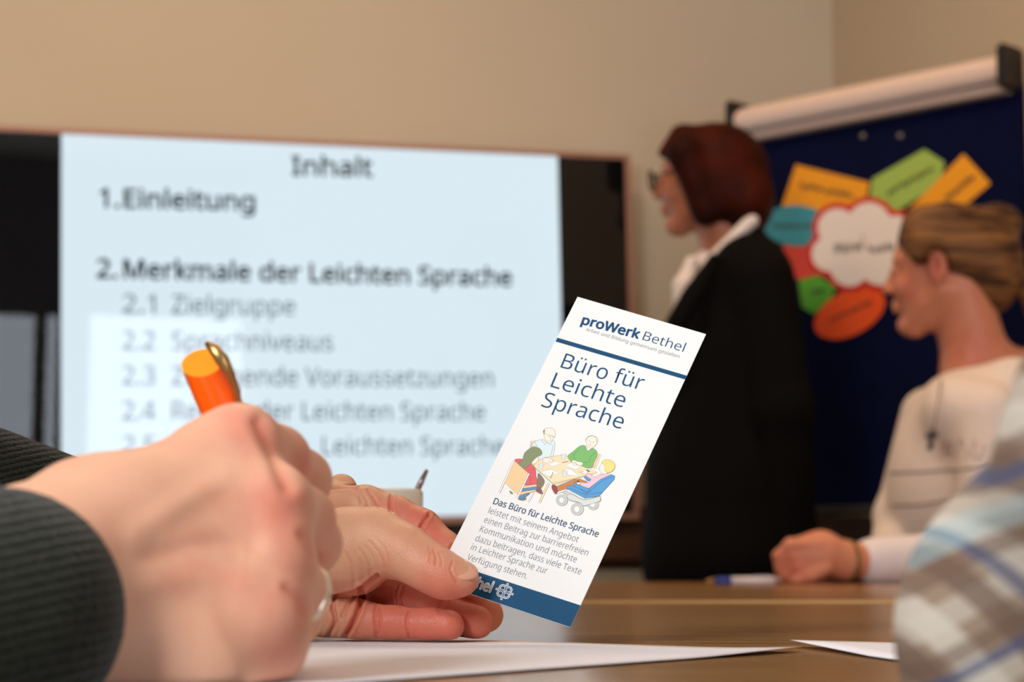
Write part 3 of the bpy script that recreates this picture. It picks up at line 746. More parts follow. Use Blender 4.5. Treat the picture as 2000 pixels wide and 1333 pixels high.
# magnets
for px, py in ((1687, 266), (1760, 266)):
    q = bp_.pt(*bp_.uv(px, py), 0)
    o = tube([q + bn * .0005, q + bn * .006], [.0065, .0055], 'magnet', mat('grey_magnet', (120, 112, 106), .4), None, 16)
    tag(o, 'small round grey pin near the top of the pinboard, %s' % ('left one' if px < 1700 else 'right one'), 'pin', 'pins at the top of the pinboard')
def card(name, pts, rgb, h, label, cat='paper card', smooth=False, parent=None, group='coloured cards on the pinboard', th=.0004):
    q = [bp_.uv(*p) for p in pts]
    if smooth: q = spline(q, 6)
    n = len(q); V = [bp_.pt(*p, h + th) for p in q] + [bp_.pt(*p, h) for p in q]
    F = [tuple(range(n)), tuple(reversed(range(n, 2 * n)))] + [(i, n + i, n + (i + 1) % n, (i + 1) % n) for i in range(n)]
    o = pymesh(name, V, F, mat(name + '_paper', rgb, .75), parent)
    if parent is None: tag(o, label, cat, group)
    return o
def scribble(parent, a, b, h, amp=5, n=9, wd=.0026, name='handwriting'):
    a = np_(a); b = np_(b); pts = []
    e = (b - a) / np.linalg.norm(b - a); f = np.array([-e[1], e[0]])
    rr_ = random.Random(int(a[0] * 7 + a[1]))
    for i in range(n * 4 + 1):
        t = i / (n * 4); s = (1 if i % 2 else -1) * amp * rr_.uniform(.4, 1) * (1.7 if rr_.random() < .12 else 1)
        pts.append(a + (b - a) * t + f * s + e * rr_.uniform(-2, 2))
    q = spline([bp_.uv(*p) for p in pts], 3, False)
    v, fc_ = ribbon(bp_, q, wd, h)
    pymesh(name, v, fc_, M['ink'], parent)
def ellp(cx, cy, rx, ry, rot, n=28):
    c, s = math.cos(rot), math.sin(rot)
    return [(cx + rx * math.cos(g) * c - ry * math.sin(g) * s, cy + rx * math.cos(g) * s + ry * math.sin(g) * c) for g in np.linspace(0, 2 * math.pi, n, endpoint=False)]
c1 = card('orange_card', [(1555, 322), (1699, 357), (1683, 428), (1528, 402)], (240, 158, 16), .0006, 'orange rectangular card at upper left on the pinboard')
scribble(c1, (1562, 362), (1668, 384), .0018, 6, 8)
c2 = card('green_card', [(1806, 292), (1845, 317), (1838, 358), (1742, 420), (1697, 405), (1704, 350)], (158, 186, 82), .0012, 'light green six-sided card at top of the pinboard')
scribble(c2, (1735, 378), (1822, 330), .0022, 6, 8)
c3 = card('orange_card', [(1883, 301), (1936, 359), (1815, 462), (1762, 424)], (240, 158, 16), .002, 'orange rectangular card at upper right above the seated blonde woman')
scribble(c3, (1850, 388), (1905, 345), .003, 6, 6)
c4 = card('teal_card', ellp(1557, 441, 65, 40, .05), (56, 148, 166), .0022, 'teal oval card at left on the pinboard')
scribble(c4, (1512, 442), (1602, 442), .0032, 5, 8)
c5 = card('red_card', [(1528, 480), (1596, 478), (1604, 556), (1556, 545)], (212, 66, 52), .0008, 'red card half hidden behind the jacket below the teal oval')
c6 = card('green_card', [(1560, 548), (1600, 538), (1634, 562), (1622, 592), (1590, 614), (1568, 600)], (84, 166, 40), .0022, 'bright green small card at lower left of the cloud')
scribble(c6, (1588, 572), (1612, 568), .0032, 5, 3)
c7 = card('orange_card', ellp(1661, 612, 75, 43, -.48), (242, 84, 16), .0026, 'red-orange oval card at bottom of the pinboard')
scribble(c7, (1622, 628), (1704, 590), .0036, 5, 8)
lobes = [(1638, 446, 38), (1700, 438, 42), (1752, 462, 40), (1622, 497, 34), (1662, 522, 38), (1722, 516, 42), (1775, 505, 34)]
def cloud(grow):
    pts = []
    cx, cy = 1692, 482
    for g in np.linspace(0, 2 * math.pi, 120, endpoint=False):
        d = np.array([math.cos(g), math.sin(g)]); best = 0
        for (x, y, r) in lobes:
            o_ = np.array([cx - x, cy - y]); b_ = np.dot(o_, d); q = b_ * b_ - (np.dot(o_, o_) - (r + grow) ** 2)
            if q > 0: best = max(best, -b_ + math.sqrt(q))
        pts.append((cx + d[0] * best, cy + d[1] * best))
    return pts
c8 = card('cloud_card', cloud(11), (206, 34, 28), .0036, 'white cloud-shaped card with red border in the middle of the pinboard')
card('white_center', cloud(0), (238, 224, 214), .0046, '', parent=c8)
scribble(c8, (1632, 488), (1690, 480), .0056, 13, 4, .0024); scribble(c8, (1698, 490), (1750, 482), .0056, 10, 4, .0024)

# ================================================================ PEOPLE
M['skinL'] = skin_mat('skin_hand', (222, 166, 132), (214, 118, 96))
M['skinW'] = skin_mat('skin_shaded', (214, 140, 108), (206, 104, 84), fine=False)
M['skinR'] = skin_mat('skin_back_of_hand', (228, 172, 142), (214, 120, 100), scale=1.0, rough=.5)
M['nail'] = mat('fingernail', (226, 168, 142), .3, spec=.4, sss=.2)
def knit_mat(name, c1, c2, scale, strength=.8, dist=.002):
    m = bpy.data.materials.new(name); m.use_nodes = True; nt = m.node_tree; b = nt.nodes['Principled BSDF']
    tc = nt.nodes.new('ShaderNodeTexCoord'); mp = nt.nodes.new('ShaderNodeMapping'); mp.inputs['Rotation'].default_value = (0, .25, .3)
    nt.links.new(tc.outputs['Object'], mp.inputs[0])
    wv = nt.nodes.new('ShaderNodeTexWave'); wv.inputs['Scale'].default_value = scale; wv.inputs['Distortion'].default_value = 3; wv.inputs['Detail'].default_value = 3; wv.inputs['Detail Scale'].default_value = 6
    wv.bands_direction = 'Z'
    nt.links.new(mp.outputs[0], wv.inputs[0])
    n = nt.nodes.new('ShaderNodeTexNoise'); n.inputs['Scale'].default_value = 500; n.inputs['Detail'].default_value = 4; nt.links.new(tc.outputs['Object'], n.inputs[0])
    ad = nt.nodes.new('ShaderNodeMath'); ad.operation = 'ADD'; nt.links.new(wv.outputs['Fac'], ad.inputs[0]); nt.links.new(n.outputs['Fac'], ad.inputs[1])
    r = nt.nodes.new('ShaderNodeValToRGB'); r.color_ramp.elements[0].color = s2l(c1); r.color_ramp.elements[1].color = s2l(c2)
    r.color_ramp.elements[0].position = .4; r.color_ramp.elements[1].position = .8
    sc = nt.nodes.new('ShaderNodeMath'); sc.operation = 'MULTIPLY'; sc.inputs[1].default_value = .6; nt.links.new(ad.outputs[0], sc.inputs[0]); nt.links.new(sc.outputs[0], r.inputs[0])
    nt.links.new(r.outputs[0], b.inputs['Base Color']); b.inputs['Roughness'].default_value = .95; b.inputs['Sheen Weight'].default_value = .15; b.inputs['Specular IOR Level'].default_value = .15
    bp = nt.nodes.new('ShaderNodeBump'); bp.inputs['Strength'].default_value = strength; bp.inputs['Distance'].default_value = dist
    nt.links.new(ad.outputs[0], bp.inputs['Height']); nt.links.new(bp.outputs[0], b.inputs['Normal'])
    return m
M['sweater'] = knit_mat('olive_black_knit', (22, 24, 18), (46, 46, 34), 110, .55, .0015)

def head_prims(c, F, s, U=(0, 0, 1), neck=True):
    c = np_(c); F = np_(F) / np.linalg.norm(F); U = np_(U); L = np.cross(U, F); L /= np.linalg.norm(L); U = np.cross(F, L)
    g = lambda f, l, u: c + s * (F * f + L * l + U * u)
    ax = [F, L, U]; k = .018 * s
    pr = [ell(g(-.01, 0, .03), (.097 * s, .075 * s, .092 * s), k, ax), ell(g(.035, 0, -.025), (.062 * s, .060 * s, .085 * s), k, ax)]
    for q in (-1, 1):
        pr += [cap_(g(-.01, q * .048, -.045), g(.062, q * .012, -.103), .024 * s, .021 * s, k),
               cap_(g(.078, q * .012, .028), g(.068, q * .045, .022), .012 * s, .011 * s, .012 * s),
               ell(g(.066, q * .035, -.03), (.02 * s, .02 * s, .02 * s), .015 * s, ax)]
    pr += [cap_(g(.088, 0, .016), g(.110, 0, -.024), .007 * s, .010 * s, .010 * s), cap_(g(.103, -.010, -.03), g(.103, .010, -.03), .0075 * s, .0075 * s, .006 * s),
           cap_(g(.094, -.018, -.058), g(.094, .018, -.058), .006 * s, None, .006 * s), cap_(g(.092, -.016, -.069), g(.092, .016, -.069), .007 * s, None, .006 * s),
           ell(g(.078, 0, -.1), (.018 * s, .022 * s, .018 * s), .012 * s, ax)]
    for q in (-1, 1):
        pr += [('-e', g(.097, q * .032, .004), (.015 * s, .017 * s, .012 * s), ax, .012 * s), ell(g(.081, q * .031, .003), (.0135 * s, .0145 * s, .012 * s), .002 * s, ax),
               ell(g(-.008, q * .078, -.006), (.020 * s, .008 * s, .033 * s), .004 * s, [F * .96 - L * q * .28, L * .96 + F * q * .28, U]),
               ('-e', g(-.004, q * .085, -.002), (.010 * s, .005 * s, .018 * s), ax, .004 * s)]
    pr.append(('crease', [g(.103, -.022, -.063), g(.1, 0, -.0635), g(.103, .022, -.063)], .003 * s, .002 * s))
    return pr, g, ax

# ---------------------------------------------------------------- man with the leaflet and the pen
man = empty('person', (-.62, .80, .45)); tag(man, 'person in dark olive knit sweater at left holding leaflet and orange pen', 'person')
def pl_(pts, Y): return [P(x, y, Y if not hasattr(Y, '__len__') else Y[i]) for i, (x, y) in enumerate(pts)]
# left hand: palm to the camera, fingers to the right, resting on the table
def finger(path, k=.003, combine=.0012):
    pts = [P(x, y, Y) for (x, y, Y, r) in path]; rs = [R(r, Y) for (x, y, Y, r) in path]
    return ('g', chain(pts, rs, k), combine)
LHp = []
# wrist and palm
LHp += chain([P(250, 1010, .95), P(430, 1040, .94), P(590, 1090, .925)], [.031, .031, .036], .012)
LHp += [cap_(P(600, 1100, .915), P(700, 1120, .905), R(118, .9) , R(70, .9), .012),
        cap_(P(560, 1180, .90), P(650, 1205, .895), R(60, .9), R(44, .9), .010),          # heel of the palm
        cap_(P(600, 1020, .93), P(700, 1005, .925), R(62, .93), R(44, .93), .010),
        cap_(P(630, 1000, .935), P(667, 957, .94), R(32, .93), R(31, .94), .006)]
# index, behind the leaflet
LHp.append(finger([(640, 1010, .925, 58), (712, 996, .92, 46), (770, 1012, .917, 42), (822, 1036, .912, 40), (868, 1078, .905, 37), (905, 1122, .897, 33), (925, 1150, .891, 28)], combine=.003))
# middle, ring, little
LHp.append(finger([(650, 1120, .918, 46), (740, 1128, .914, 36), (840, 1160, .904, 36), (905, 1184, .897, 36), (949, 1202, .892, 34)], combine=.0010))
LHp.append(finger([(650, 1165, .905, 46), (722, 1160, .900, 35), (800, 1180, .891, 36), (870, 1202, .884, 36), (929, 1217, .879, 34)], combine=.0008))
LHp.append(finger([(640, 1200, .886, 48), (700, 1212, .880, 38), (770, 1219, .875, 32.5), (840, 1222, .871, 31.5), (876, 1223, .868, 30.5)], combine=.0008))
LHp.append(('plane-', np_([0, 0, TZ + .0013]), np_([0, 0, -1.]), .003))
thumb = [(640, 1085, .885, 84), (690, 1076, .878, 80), (735, 1060, .870, 60), (790, 1080, .862, 48), (838, 1109, .857, 41), (872, 1127, .8545, 37), (903, 1131.5, .8535, 32)]
LHp.append(finger(thumb, k=.007, combine=.0014))
tl = [(P(905, 1215, .865), .022, .9), (P(940, 1210, .87), .02, .8), (P(770, 1215, .86), .025, .6), (P(850, 1050, .89), .022, .75), (P(790, 1000, .90), .018, .65), (P(760, 1150, .89), .02, .7), (P(870, 1150, .845), .013, .45),
      (P(680, 1090, .86), .022, -.25), (P(925, 1110, .85), .006, -.5), (P(700, 1230, .87), .015, .25)]
lh = sdf('left_hand', LHp, .0006, M['skinL'], man, tints=tl); lh['label'] = 'left hand pinching the leaflet, resting on the table'
carve(lh, [
    ([(764, 968), (762, 990), (768, 1012), (776, 1030)], 3.2, .0012, .5, .8655), ([(718, 958), (732, 976), (744, 998)], 3, .0006, .2, .8655), ([(706, 962), (716, 980), (722, 1000)], 3, .0005, .1, .8655),
    ([(838, 1006), (828, 1022), (818, 1040), (810, 1052)], 3.2, .0013, .6, .8655), ([(830, 1008), (822, 1024), (814, 1040)], 2.5, .0005, .3, .8655), ([(884, 1064), (876, 1078), (868, 1090)], 2.6, .0008, .4, .8655),
    ([(735, 1184), (732, 1205), (735, 1245)], 2.8, .0008, .4), ([(741, 1186), (743, 1212), (739, 1240)], 2.4, .0006, .3), ([(801, 1192), (794, 1215), (799, 1246)], 2.6, .0008, .4),
    ([(786, 1148), (780, 1165), (784, 1186)], 2.6, .0008, .4), ([(776, 1146), (772, 1162), (775, 1182)], 2.2, .0005, .3), ([(862, 1172), (854, 1186), (858, 1200)], 2.6, .0008, .4), ([(876, 1176), (870, 1190)], 2.2, .0005, .3),
    ([(703, 1150), (706, 1170), (694, 1205), (672, 1248)], 4.5, .0028, .7), ([(652, 1166), (650, 1190), (654, 1215), (636, 1250)], 4, .0018, .4), ([(640, 1178), (622, 1200), (612, 1235)], 4, .0012, .25), ([(700, 1160), (680, 1180), (668, 1205)], 3.5, .0010, .3),
    ([(736, 1126), (722, 1138), (704, 1150), (686, 1160), (650, 1166)], 4.0, .0020, .6),
    ([(722, 1058), (738, 1078), (748, 1098), (750, 1112)], 2.3, .0003, .22), ([(712, 1066), (726, 1086), (734, 1106), (738, 1122)], 2.3, .0002, .1), ([(700, 1072), (714, 1092), (722, 1112), (724, 1132)], 2.3, .00025, .15),
    ([(690, 1078), (702, 1098), (708, 1120), (708, 1142)], 2.3, .0002, .1), ([(732, 1050), (750, 1070), (758, 1090), (757, 1108)], 2.0, .0002, .1), ([(675, 1080), (686, 1104), (692, 1130), (690, 1150)], 3, .0004, .1),
    ([(846, 1076), (852, 1090), (850, 1104)], 2.4, .0006, .3), ([(838, 1072), (842, 1086), (839, 1098)], 2.2, .0004, .2), ([(857, 1082), (862, 1094), (862, 1106)], 2.2, .0004, .2),     ([(690, 952), (700, 966), (706, 984)], 3, .0005, .1), ([(676, 958), (700, 970), (716, 992)], 2.6, .0004, .05), ([(642, 955), (670, 952), (697, 952)], 3, .0012, .25),
    ([(884, 1098), (880, 1112), (886, 1128), (892, 1138)], 2.2, .0005, .2)])
# thumb nail
tn = P(908, 1122, .8535); td = P(905, 1132, .8535) - P(872, 1122, .8535); td /= np.linalg.norm(td)
nn_ = np_([.16, -.76, .63]); nn_ -= td * np.dot(nn_, td); nn_ /= np.linalg.norm(nn_); nb = np.cross(td, nn_)
tc_ = P(903, 1131.5, .8535)
nc = tc_ + nn_ * R(26.5, .85) - td * .0020
nail = sdf('thumbnail', [ell(nc, (.0080, .0055, .0017), .0005, [td, nb, nn_])], .0004, M['nail'], None); setparent(nail, lh)

# right hand: fist seen from the back, holding the pen
SH = .125
def fin(path, k, combine): return finger([(x, y, Y - SH, r) for (x, y, Y, r) in path], k, combine)
rh = []
rh += chain([P(-150, 1230, .53), P(50, 1170, .56), P(190, 1085, .585)], [.030, .0285, .0275], .012)
rh += [cap_(P(190, 1050, .59), P(440, 908, .62), R(130, .59) , R(92, .62), .014),
       cap_(P(200, 1130, .585), P(470, 1030, .605), R(150, .585), R(112, .605), .016),
       cap_(P(300, 1250, .58), P(470, 1190, .592), R(150, .58), R(118, .592), .016),
       cap_(P(380, 1330, .575), P(466, 1285, .588), R(130, .575), R(104, .588), .014)]
rh.append(fin([(430, 905, .75, 90), (472, 868, .748, 64), (540, 895, .765, 54), (588, 938, .785, 50), (580, 1000, .80, 42), (540, 1060, .80, 36)], .008, .010))
rh.append(fin([(470, 1000, .735, 94), (538, 990, .732, 66), (590, 1015, .755, 54), (610, 1062, .775, 48), (585, 1110, .785, 40), (530, 1140, .78, 34)], .008, .009))
rh.append(fin([(470, 1120, .725, 98), (536, 1105, .722, 66), (572, 1150, .742, 54), (572, 1205, .765, 48), (545, 1230, .77, 40)], .008, .009))
rh.append(fin([(450, 1240, .715, 100), (500, 1220, .712, 76), (520, 1270, .73, 60), (520, 1320, .75, 50), (490, 1335, .755, 40)], .008, .010))
rh.append(fin([(360, 960, .775, 60), (430, 940, .79, 46), (500, 960, .80, 40), (545, 1000, .805, 34)], .006, .006))    # thumb on the far side
rh.append(('plane-', np_([0, 0, TZ + .0013]), np_([0, 0, -1.]), .003))
tr_ = [(P(480, 830, .61), .011, .55), (P(560, 985, .59), .011, .75), (P(585, 1110, .58), .010, .4), (P(600, 900, .635), .012, .5), (P(620, 1020, .635), .014, .6), (P(540, 1250, .57), .014, .35), (P(420, 1060, .57), .02, .15), (P(250, 1290, .56), .02, -.3), (P(250, 1000, .57), .015, -.2)]
rhm = sdf('right_hand', rh, .0010, M['skinR'], man, tints=tr_); rhm['label'] = 'right hand in a fist round the orange pen'
carve(rhm, [([(505, 826), (530, 878), (548, 925), (560, 950)], 14, .0012, .35), ([(590, 1045), (603, 1060), (612, 1085)], 10, .0007, .3),
            ([(560, 1150), (585, 1170), (596, 1200)], 9, .0007, .3), ([(440, 930), (360, 980), (270, 1040)], 22, -.0006, -.1), ([(480, 1130), (390, 1125), (280, 1150)], 26, -.0008, .08), ([(500, 1060), (400, 1060), (290, 1090)], 16, .0004, .1)], .12)
# ring
M['ring'] = mat('pale_gold', (240, 226, 200), .25, metal=.6)
rc = P(584, 1166, .622); rn = np_([.42, .80, -.42]); rn /= np.linalg.norm(rn)
ra_ = np.cross(rn, [0, 0, 1]); ra_ /= np.linalg.norm(ra_); rb_ = np.cross(rn, ra_)
RR = R(59, .622)
pts = [rc + RR * (ra_ * math.cos(g) + rb_ * math.sin(g)) for g in np.linspace(0, 2 * math.pi, 49)]
rg = tube(pts, .0020, 'finger_ring', M['ring'], rhm, 12, cap=False)

# sweater: both sleeves and the torso just outside the frame
sw = [cap_(P(-330, 855, .95), P(158, 987, .945), R(138, .95), R(84, .95), .01),
      cap_((-.46, .98, 1.16), P(-330, 855, .95), .062, R(138, .95), .03),
      cap_(P(-700, 1330, .50), P(-6, 1200, .545), .050, .0345, .01),
      cap_((-.46, .62, 1.15), P(-700, 1330, .50), .062, .052, .03),
      cap_((-.55, .60, 1.17), (-.55, 1.0, 1.17), .075, None, .05), ell((-.56, .8, 1.0), (.12, .19, .25), .05), ell((-.56, .8, .68), (.12, .17, .22), .05),
      cap_((-.54, .8, 1.22), (-.53, .8, 1.26), .062, None, .02)]
# cuff plane of the near sleeve, open so that the wrist comes out
cutp = P(150, 1150, .685); cutn = P(260, 1105, .70) - P(40, 1210, .66); cutn /= np.linalg.norm(cutn)
sleeves = sdf('sweater', sw, .0034, M['sweater'], man)
# rib at the near cuff
e0 = P(60, 1195, .665); 
cf = [P(-10, 1212, .655), P(95, 1165, .672)]
tube([P(-80, 1220, .538), P(-40, 1205, .545), P(4, 1190, .55), P(14, 1187, .552)], [.0352, .0362, .0358, .032], 'cuff', M['sweater'], sleeves, 48)
hp_, g_, ax_ = head_prims((-.50, .80, 1.42), (1, .1, -.35), .95)
hp_.append(cap_((-.53, .8, 1.36), (-.545, .8, 1.22), .056, .06, .02))
sdf('head', hp_, .003, M['skinW'], man, tints=[((0, 0, 0), .1, 0)])
hr_ = [ell(g_(-.02, 0, .045), (.098, .08, .09), .01, ax_), ('-e', g_(.08, 0, -.03), (.08, .09, .09), ax_, .01), ('-e', g_(.0, 0, -.12), (.12, .12, .08), ax_, .01)]
M['hairM'] = mat('grey_brown_hair', (86, 74, 62), .6, bump=(200, .5, .002))
sdf('hair', hr_, .003, M['hairM'], man)
M['trousers'] = mat('dark_trousers', (34, 36, 44), .9)
sdf('trousers', [ell((-.58, .8, .52), (.14, .18, .12), .03)] + chain([(-.55, .90, .52), (-.12, .90, .50), (-.10, .92, .08)], [.085, .07, .05], .02) + chain([(-.55, .70, .52), (-.12, .66, .50), (-.10, .66, .08)], [.085, .07, .05], .02), .006, M['trousers'], man)

# ---------------------------------------------------------------- orange pen in the right hand
pen = empty('orange_pen', P(590, 1290, .66)); tag(pen, 'thick glossy orange pen with metal clip, held in the fist', 'pen')
M['orange'] = mat('orange_plastic', (255, 92, 4), .25, coat=.4); M['orange2'] = mat('light_orange_cap_face', (255, 150, 14), .35)
p0 = P(390, 695, .66); p1 = P(427, 800, .66); pd = (p1 - p0) / np.linalg.norm(p1 - p0)
pr_ = R(41, .66); far = p1 + pd * .085
# slanted cut at the top: cylinder body with its first ring sheared
seg = 40; V = []; F = []
a_ = np.cross(pd, [0, 1, 0]); a_ /= np.linalg.norm(a_); b_ = np.cross(pd, a_)
if a_[0] < 0: a_ = -a_; 
if b_[1] > 0: b_ = -b_                      # b_ towards the camera
rings = [(0, 1.0, True), (.014, 1.03, False), (.03, 1.05, False), (.06, 1.0, False), (.085, .8, False), (.098, .3, False)]
for (t, rs_, cut) in rings:
    for k in range(seg):
        g = 2 * math.pi * k / seg; ca, sb_ = math.cos(g), math.sin(g)
        sh = (.0025 + .0055 * sb_ + .001 * ca) if cut else 0
        bend = .0012 * (t / .02) ** 1.5 if t < .03 else .0012 * 1.5 ** 1.5
        V.append(p0 + pd * (t + sh) + pr_ * rs_ * (a_ * ca + b_ * sb_) + a_ * bend)
for i in range(len(rings) - 1):
    for k in range(seg):
        k2 = (k + 1) % seg; F.append((i * seg + k, i * seg + k2, (i + 1) * seg + k2, (i + 1) * seg + k))
F.append(tuple(range((len(rings) - 1) * seg, len(rings) * seg)))
pymesh('barrel', V, F, M['orange'], pen, True)
pymesh('slanted_end', V[:seg], [tuple(range(seg))], M['orange2'], pen)
tube([P(404, 671, .652), P(418, 682, .650), P(434, 704, .649), P(450, 732, .651), P(463, 765, .654), P(468, 810, .655)], [.0010, .0020, .0024, .0016, .0012, .0012], 'clip', mat('brass_clip', (190, 150, 96), .3, metal=.8), pen, 12)

# ---------------------------------------------------------------- standing woman
Y1 = 3.9
w1 = empty('person', (P(1420, 900, Y1)[0], Y1, 0)); tag(w1, 'person with auburn bob and glasses, standing in black blazer beside the television', 'person')
hc = P(1374, 350, Y1); F1 = np_([-.96, .28, -.06])
hp_, g_, ax_ = head_prims(hc, F1, .88)
hp_ += [cap_(g_(-.035, 0, -.07), P(1425, 520, Y1 + .01), .052, .056, .02), ell(P(1440, 560, Y1 + .01), (.1, .12, .07), .03)]
M['skinD'] = skin_mat('skin_tanned', (178, 112, 84), (170, 84, 66), fine=False)  # skin tone darkened to stand in for the dim light on her face
b1 = sdf('head_and_neck', hp_, .0035, M['skinD'], w1, tints=[(g_(.1, 0, -.06), .02, .6), (g_(.06, -.05, -.03), .03, .3)])
M['hairA'] = mat('auburn_hair', (66, 18, 5), .6, noise=(14, (36, 9, 3)), bump=(40, .4, .004), spec=.08)
ha = [ell(P(1398, 338, Y1), (R(106, Y1), .095, R(101, Y1)), .01), ell(P(1432, 395, Y1), (R(72, Y1), .085, R(68, Y1)), .03),
      cap_(P(1335, 300, Y1 - .075), P(1378, 415, Y1 - .06), R(34, Y1), R(28, Y1), .02), cap_(P(1330, 268, Y1 - .02), P(1296, 300, Y1 - .02), R(24, Y1), R(10, Y1), .03), ell(P(1455, 400, Y1 - .01), (R(50, Y1), .085, R(62, Y1)), .03),
      ('-e', g_(.10, 0, -.045), (.062, .13, .085), ax_, .02)]
sdf('hair', ha, .0035, M['hairA'], w1)
# glasses
gm = mat('dark_glasses_frame', (24, 24, 26), .3); gls = empty('glasses', g_(.1, 0, .0)); gls.parent = w1; gls.location = tuple(np_(g_(.1, 0, 0)) - np_(p_world(w1)))
for q in (-1, 1):
    c_ = g_(.113, q * .034, .002)
    pts = [c_ + (ax_[1] * .028 * math.cos(g) + ax_[2] * .021 * math.sin(g)) for g in np.linspace(0, 2 * math.pi, 25)]
    fr_ = tube(pts, .0022, 'rim', gm, gls, 8, cap=False)
    tube([g_(.112, q * .064, .006), g_(.05, q * .082, .008), g_(-.01, q * .082, .004)], .002, 'temple', gm, gls, 8)
    me_pts = [c_ + (ax_[1] * .027 * math.cos(g) + ax_[2] * .020 * math.sin(g)) for g in np.linspace(0, 2 * math.pi, 24, endpoint=False)]
    lm = bpy.data.materials.get('lens_glass')
    if not lm:
        lm = mg.copy(); lm.name = 'lens_glass'
    pymesh('lens', me_pts, [tuple(range(24))], lm, gls)
# jacket
M['jacket'] = mat('black_wool', (8, 6, 5), .9, spec=.1, noise=(300, (11, 9, 8)))
M['shirt'] = mat('white_shirt', (226, 214, 210), .8)
jk = [ell(P(1455, 560, Y1 + .02), (R(70, Y1), .20, R(75, Y1)), .03), cap_(P(1470, 520, Y1 - .14), P(1470, 540, Y1 + .16), R(62, Y1), R(60, Y1), .05),
      ell(P(1440, 700, Y1), (R(128, Y1), .19, R(200, Y1)), .06), ell(P(1425, 950, Y1), (R(165, Y1), .2, R(280, Y1)), .08),
      ell(P(1425, 1100, Y1), (R(170, Y1), .2, R(150, Y1)), .05)]
jk += chain([P(1490, 545, Y1 - .17), P(1530, 800, Y1 - .19), P(1545, 1085, Y1 - .17)], [R(60, Y1), R(55, Y1), R(42, Y1)], .02)
jk += chain([P(1480, 545, Y1 + .20), P(1470, 800, Y1 + .22), P(1440, 1085, Y1 + .2)], [R(58, Y1), R(52, Y1), R(40, Y1)], .02)
jk += [('-c', P(1385, 440, Y1), P(1415, 505, Y1), .058, .052, .01), ('crease', [P(1392, 520, Y1 - .14), P(1330, 640, Y1 - .16), P(1310, 760, Y1 - .18)], .006, .004)]
sdf('blazer', jk, .006, M['jacket'], w1)
sh = [cap_(P(1388, 505, Y1 - .085), P(1468, 432, Y1 - .075), R(9, Y1), R(14, Y1), .006),
      cap_(P(1350, 512, Y1 - .05), P(1340, 560, Y1 - .05), R(12, Y1), R(22, Y1), .01), cap_(P(1338, 560, Y1 - .07), P(1330, 640, Y1 - .08), R(24, Y1), R(14, Y1), .02), cap_(P(1400, 540, Y1), P(1380, 620, Y1), .06, .07, .02)]
sdf('shirt', sh, .0035, M['shirt'], w1)
# lapel
tube([P(1398, 500, Y1 - .15), P(1352, 580, Y1 - .16), P(1318, 640, Y1 - .16), P(1302, 700, Y1 - .15)], [R(10, Y1), R(22, Y1), R(22, Y1), R(10, Y1)], 'lapel', M['jacket'], w1, 12)
lg = []
for dy in (-.09, .09):
    lg += chain([(P(1425, 1100, Y1)[0], Y1 + dy, .82), (P(1425, 1100, Y1)[0], Y1 + dy, .48), (P(1430, 1100, Y1)[0], Y1 + dy, .09)], [.09, .065, .048], .02)
sdf('trousers', lg, .008, M['trousers'], w1)
for dy in (-.09, .09):
    x_ = P(1425, 1100, Y1)[0]; sdf('shoe', [cap_((x_ + .04, Y1 + dy, .045), (x_ - .14, Y1 + dy, .033), .042, .032, .01), ('plane-', np_([0, 0, 0.001]), np_([0, 0, -1.]), .002)], .005, M['black'], w1)
M['skinH'] = M['skinW']
for dy, px_ in ((-.17, 1545), (.2, 1440)):
    q = P(px_, 1100, Y1 + dy); hd = [cap_(q + np_([0, 0, .04]), q - np_([0, 0, .03]), .026, .03, .01), cap_(q - np_([.02, 0, .0]), q - np_([.045, 0, .075]), .013, .009, .006)]
    for i, (ff, ln_) in enumerate(((-.026, .075), (-.009, .085), (.009, .08), (.025, .062))):
        hd += chain([q + np_([ff, 0, -.04]), q + np_([ff, 0, -.04 - ln_ * .55]), q + np_([ff - .012, 0, -.04 - ln_])], [.0095, .0088, .0075], .003)
    sdf('hand', hd, .003, M['skinW'], w1, tints=[((0, 0, 0), .1, 0)])

# ---------------------------------------------------------------- seated woman
Y2 = 3.32
w2 = empty('person', (P(1900, 900, Y2)[0], Y2, .45)); tag(w2, 'person with blonde hair tied back, seated in pale printed top at far right', 'person')
hc = P(1840, 528, Y2); F2 = np_([-.90, .42, -.06])
hp_, g_, ax_ = head_prims(hc, F2, .87)
tor = P(1935, 900, Y2)
hp_ += [cap_(g_(-.03, 0, -.05), P(1915, 735, Y2 + .01), .050, .058, .02), cap_(P(1900, 740, Y2), P(1990, 740, Y2), .05, .05, .03)]
M['skinE'] = skin_mat('skin_rosy', (198, 128, 98), (186, 92, 74), fine=False)
sdf('head_and_neck', hp_, .0032, M['skinE'], w2, tints=[(g_(-.008, .078, -.006), .02, .9), (g_(.06, .05, -.03), .03, .4), (P(1900, 690, Y2 - .06), .04, .5)])
mh = bpy.data.materials.new('blonde_streaked_hair'); mh.use_nodes = True; nt = mh.node_tree; b = nt.nodes['Principled BSDF']
tc = nt.nodes.new('ShaderNodeTexCoord'); mp = nt.nodes.new('ShaderNodeMapping'); mp.inputs['Scale'].default_value = (6, 20, 60); mp.inputs['Rotation'].default_value = (0, .55, 0)
n = nt.nodes.new('ShaderNodeTexNoise'); n.inputs['Scale'].default_value = 1.3; n.inputs['Detail'].default_value = 4
r = nt.nodes.new('ShaderNodeValToRGB'); r.color_ramp.elements[0].position = .40; r.color_ramp.elements[1].position = .70
r.color_ramp.elements[0].color = s2l((60, 34, 16)); r.color_ramp.elements[1].color = s2l((146, 98, 52))
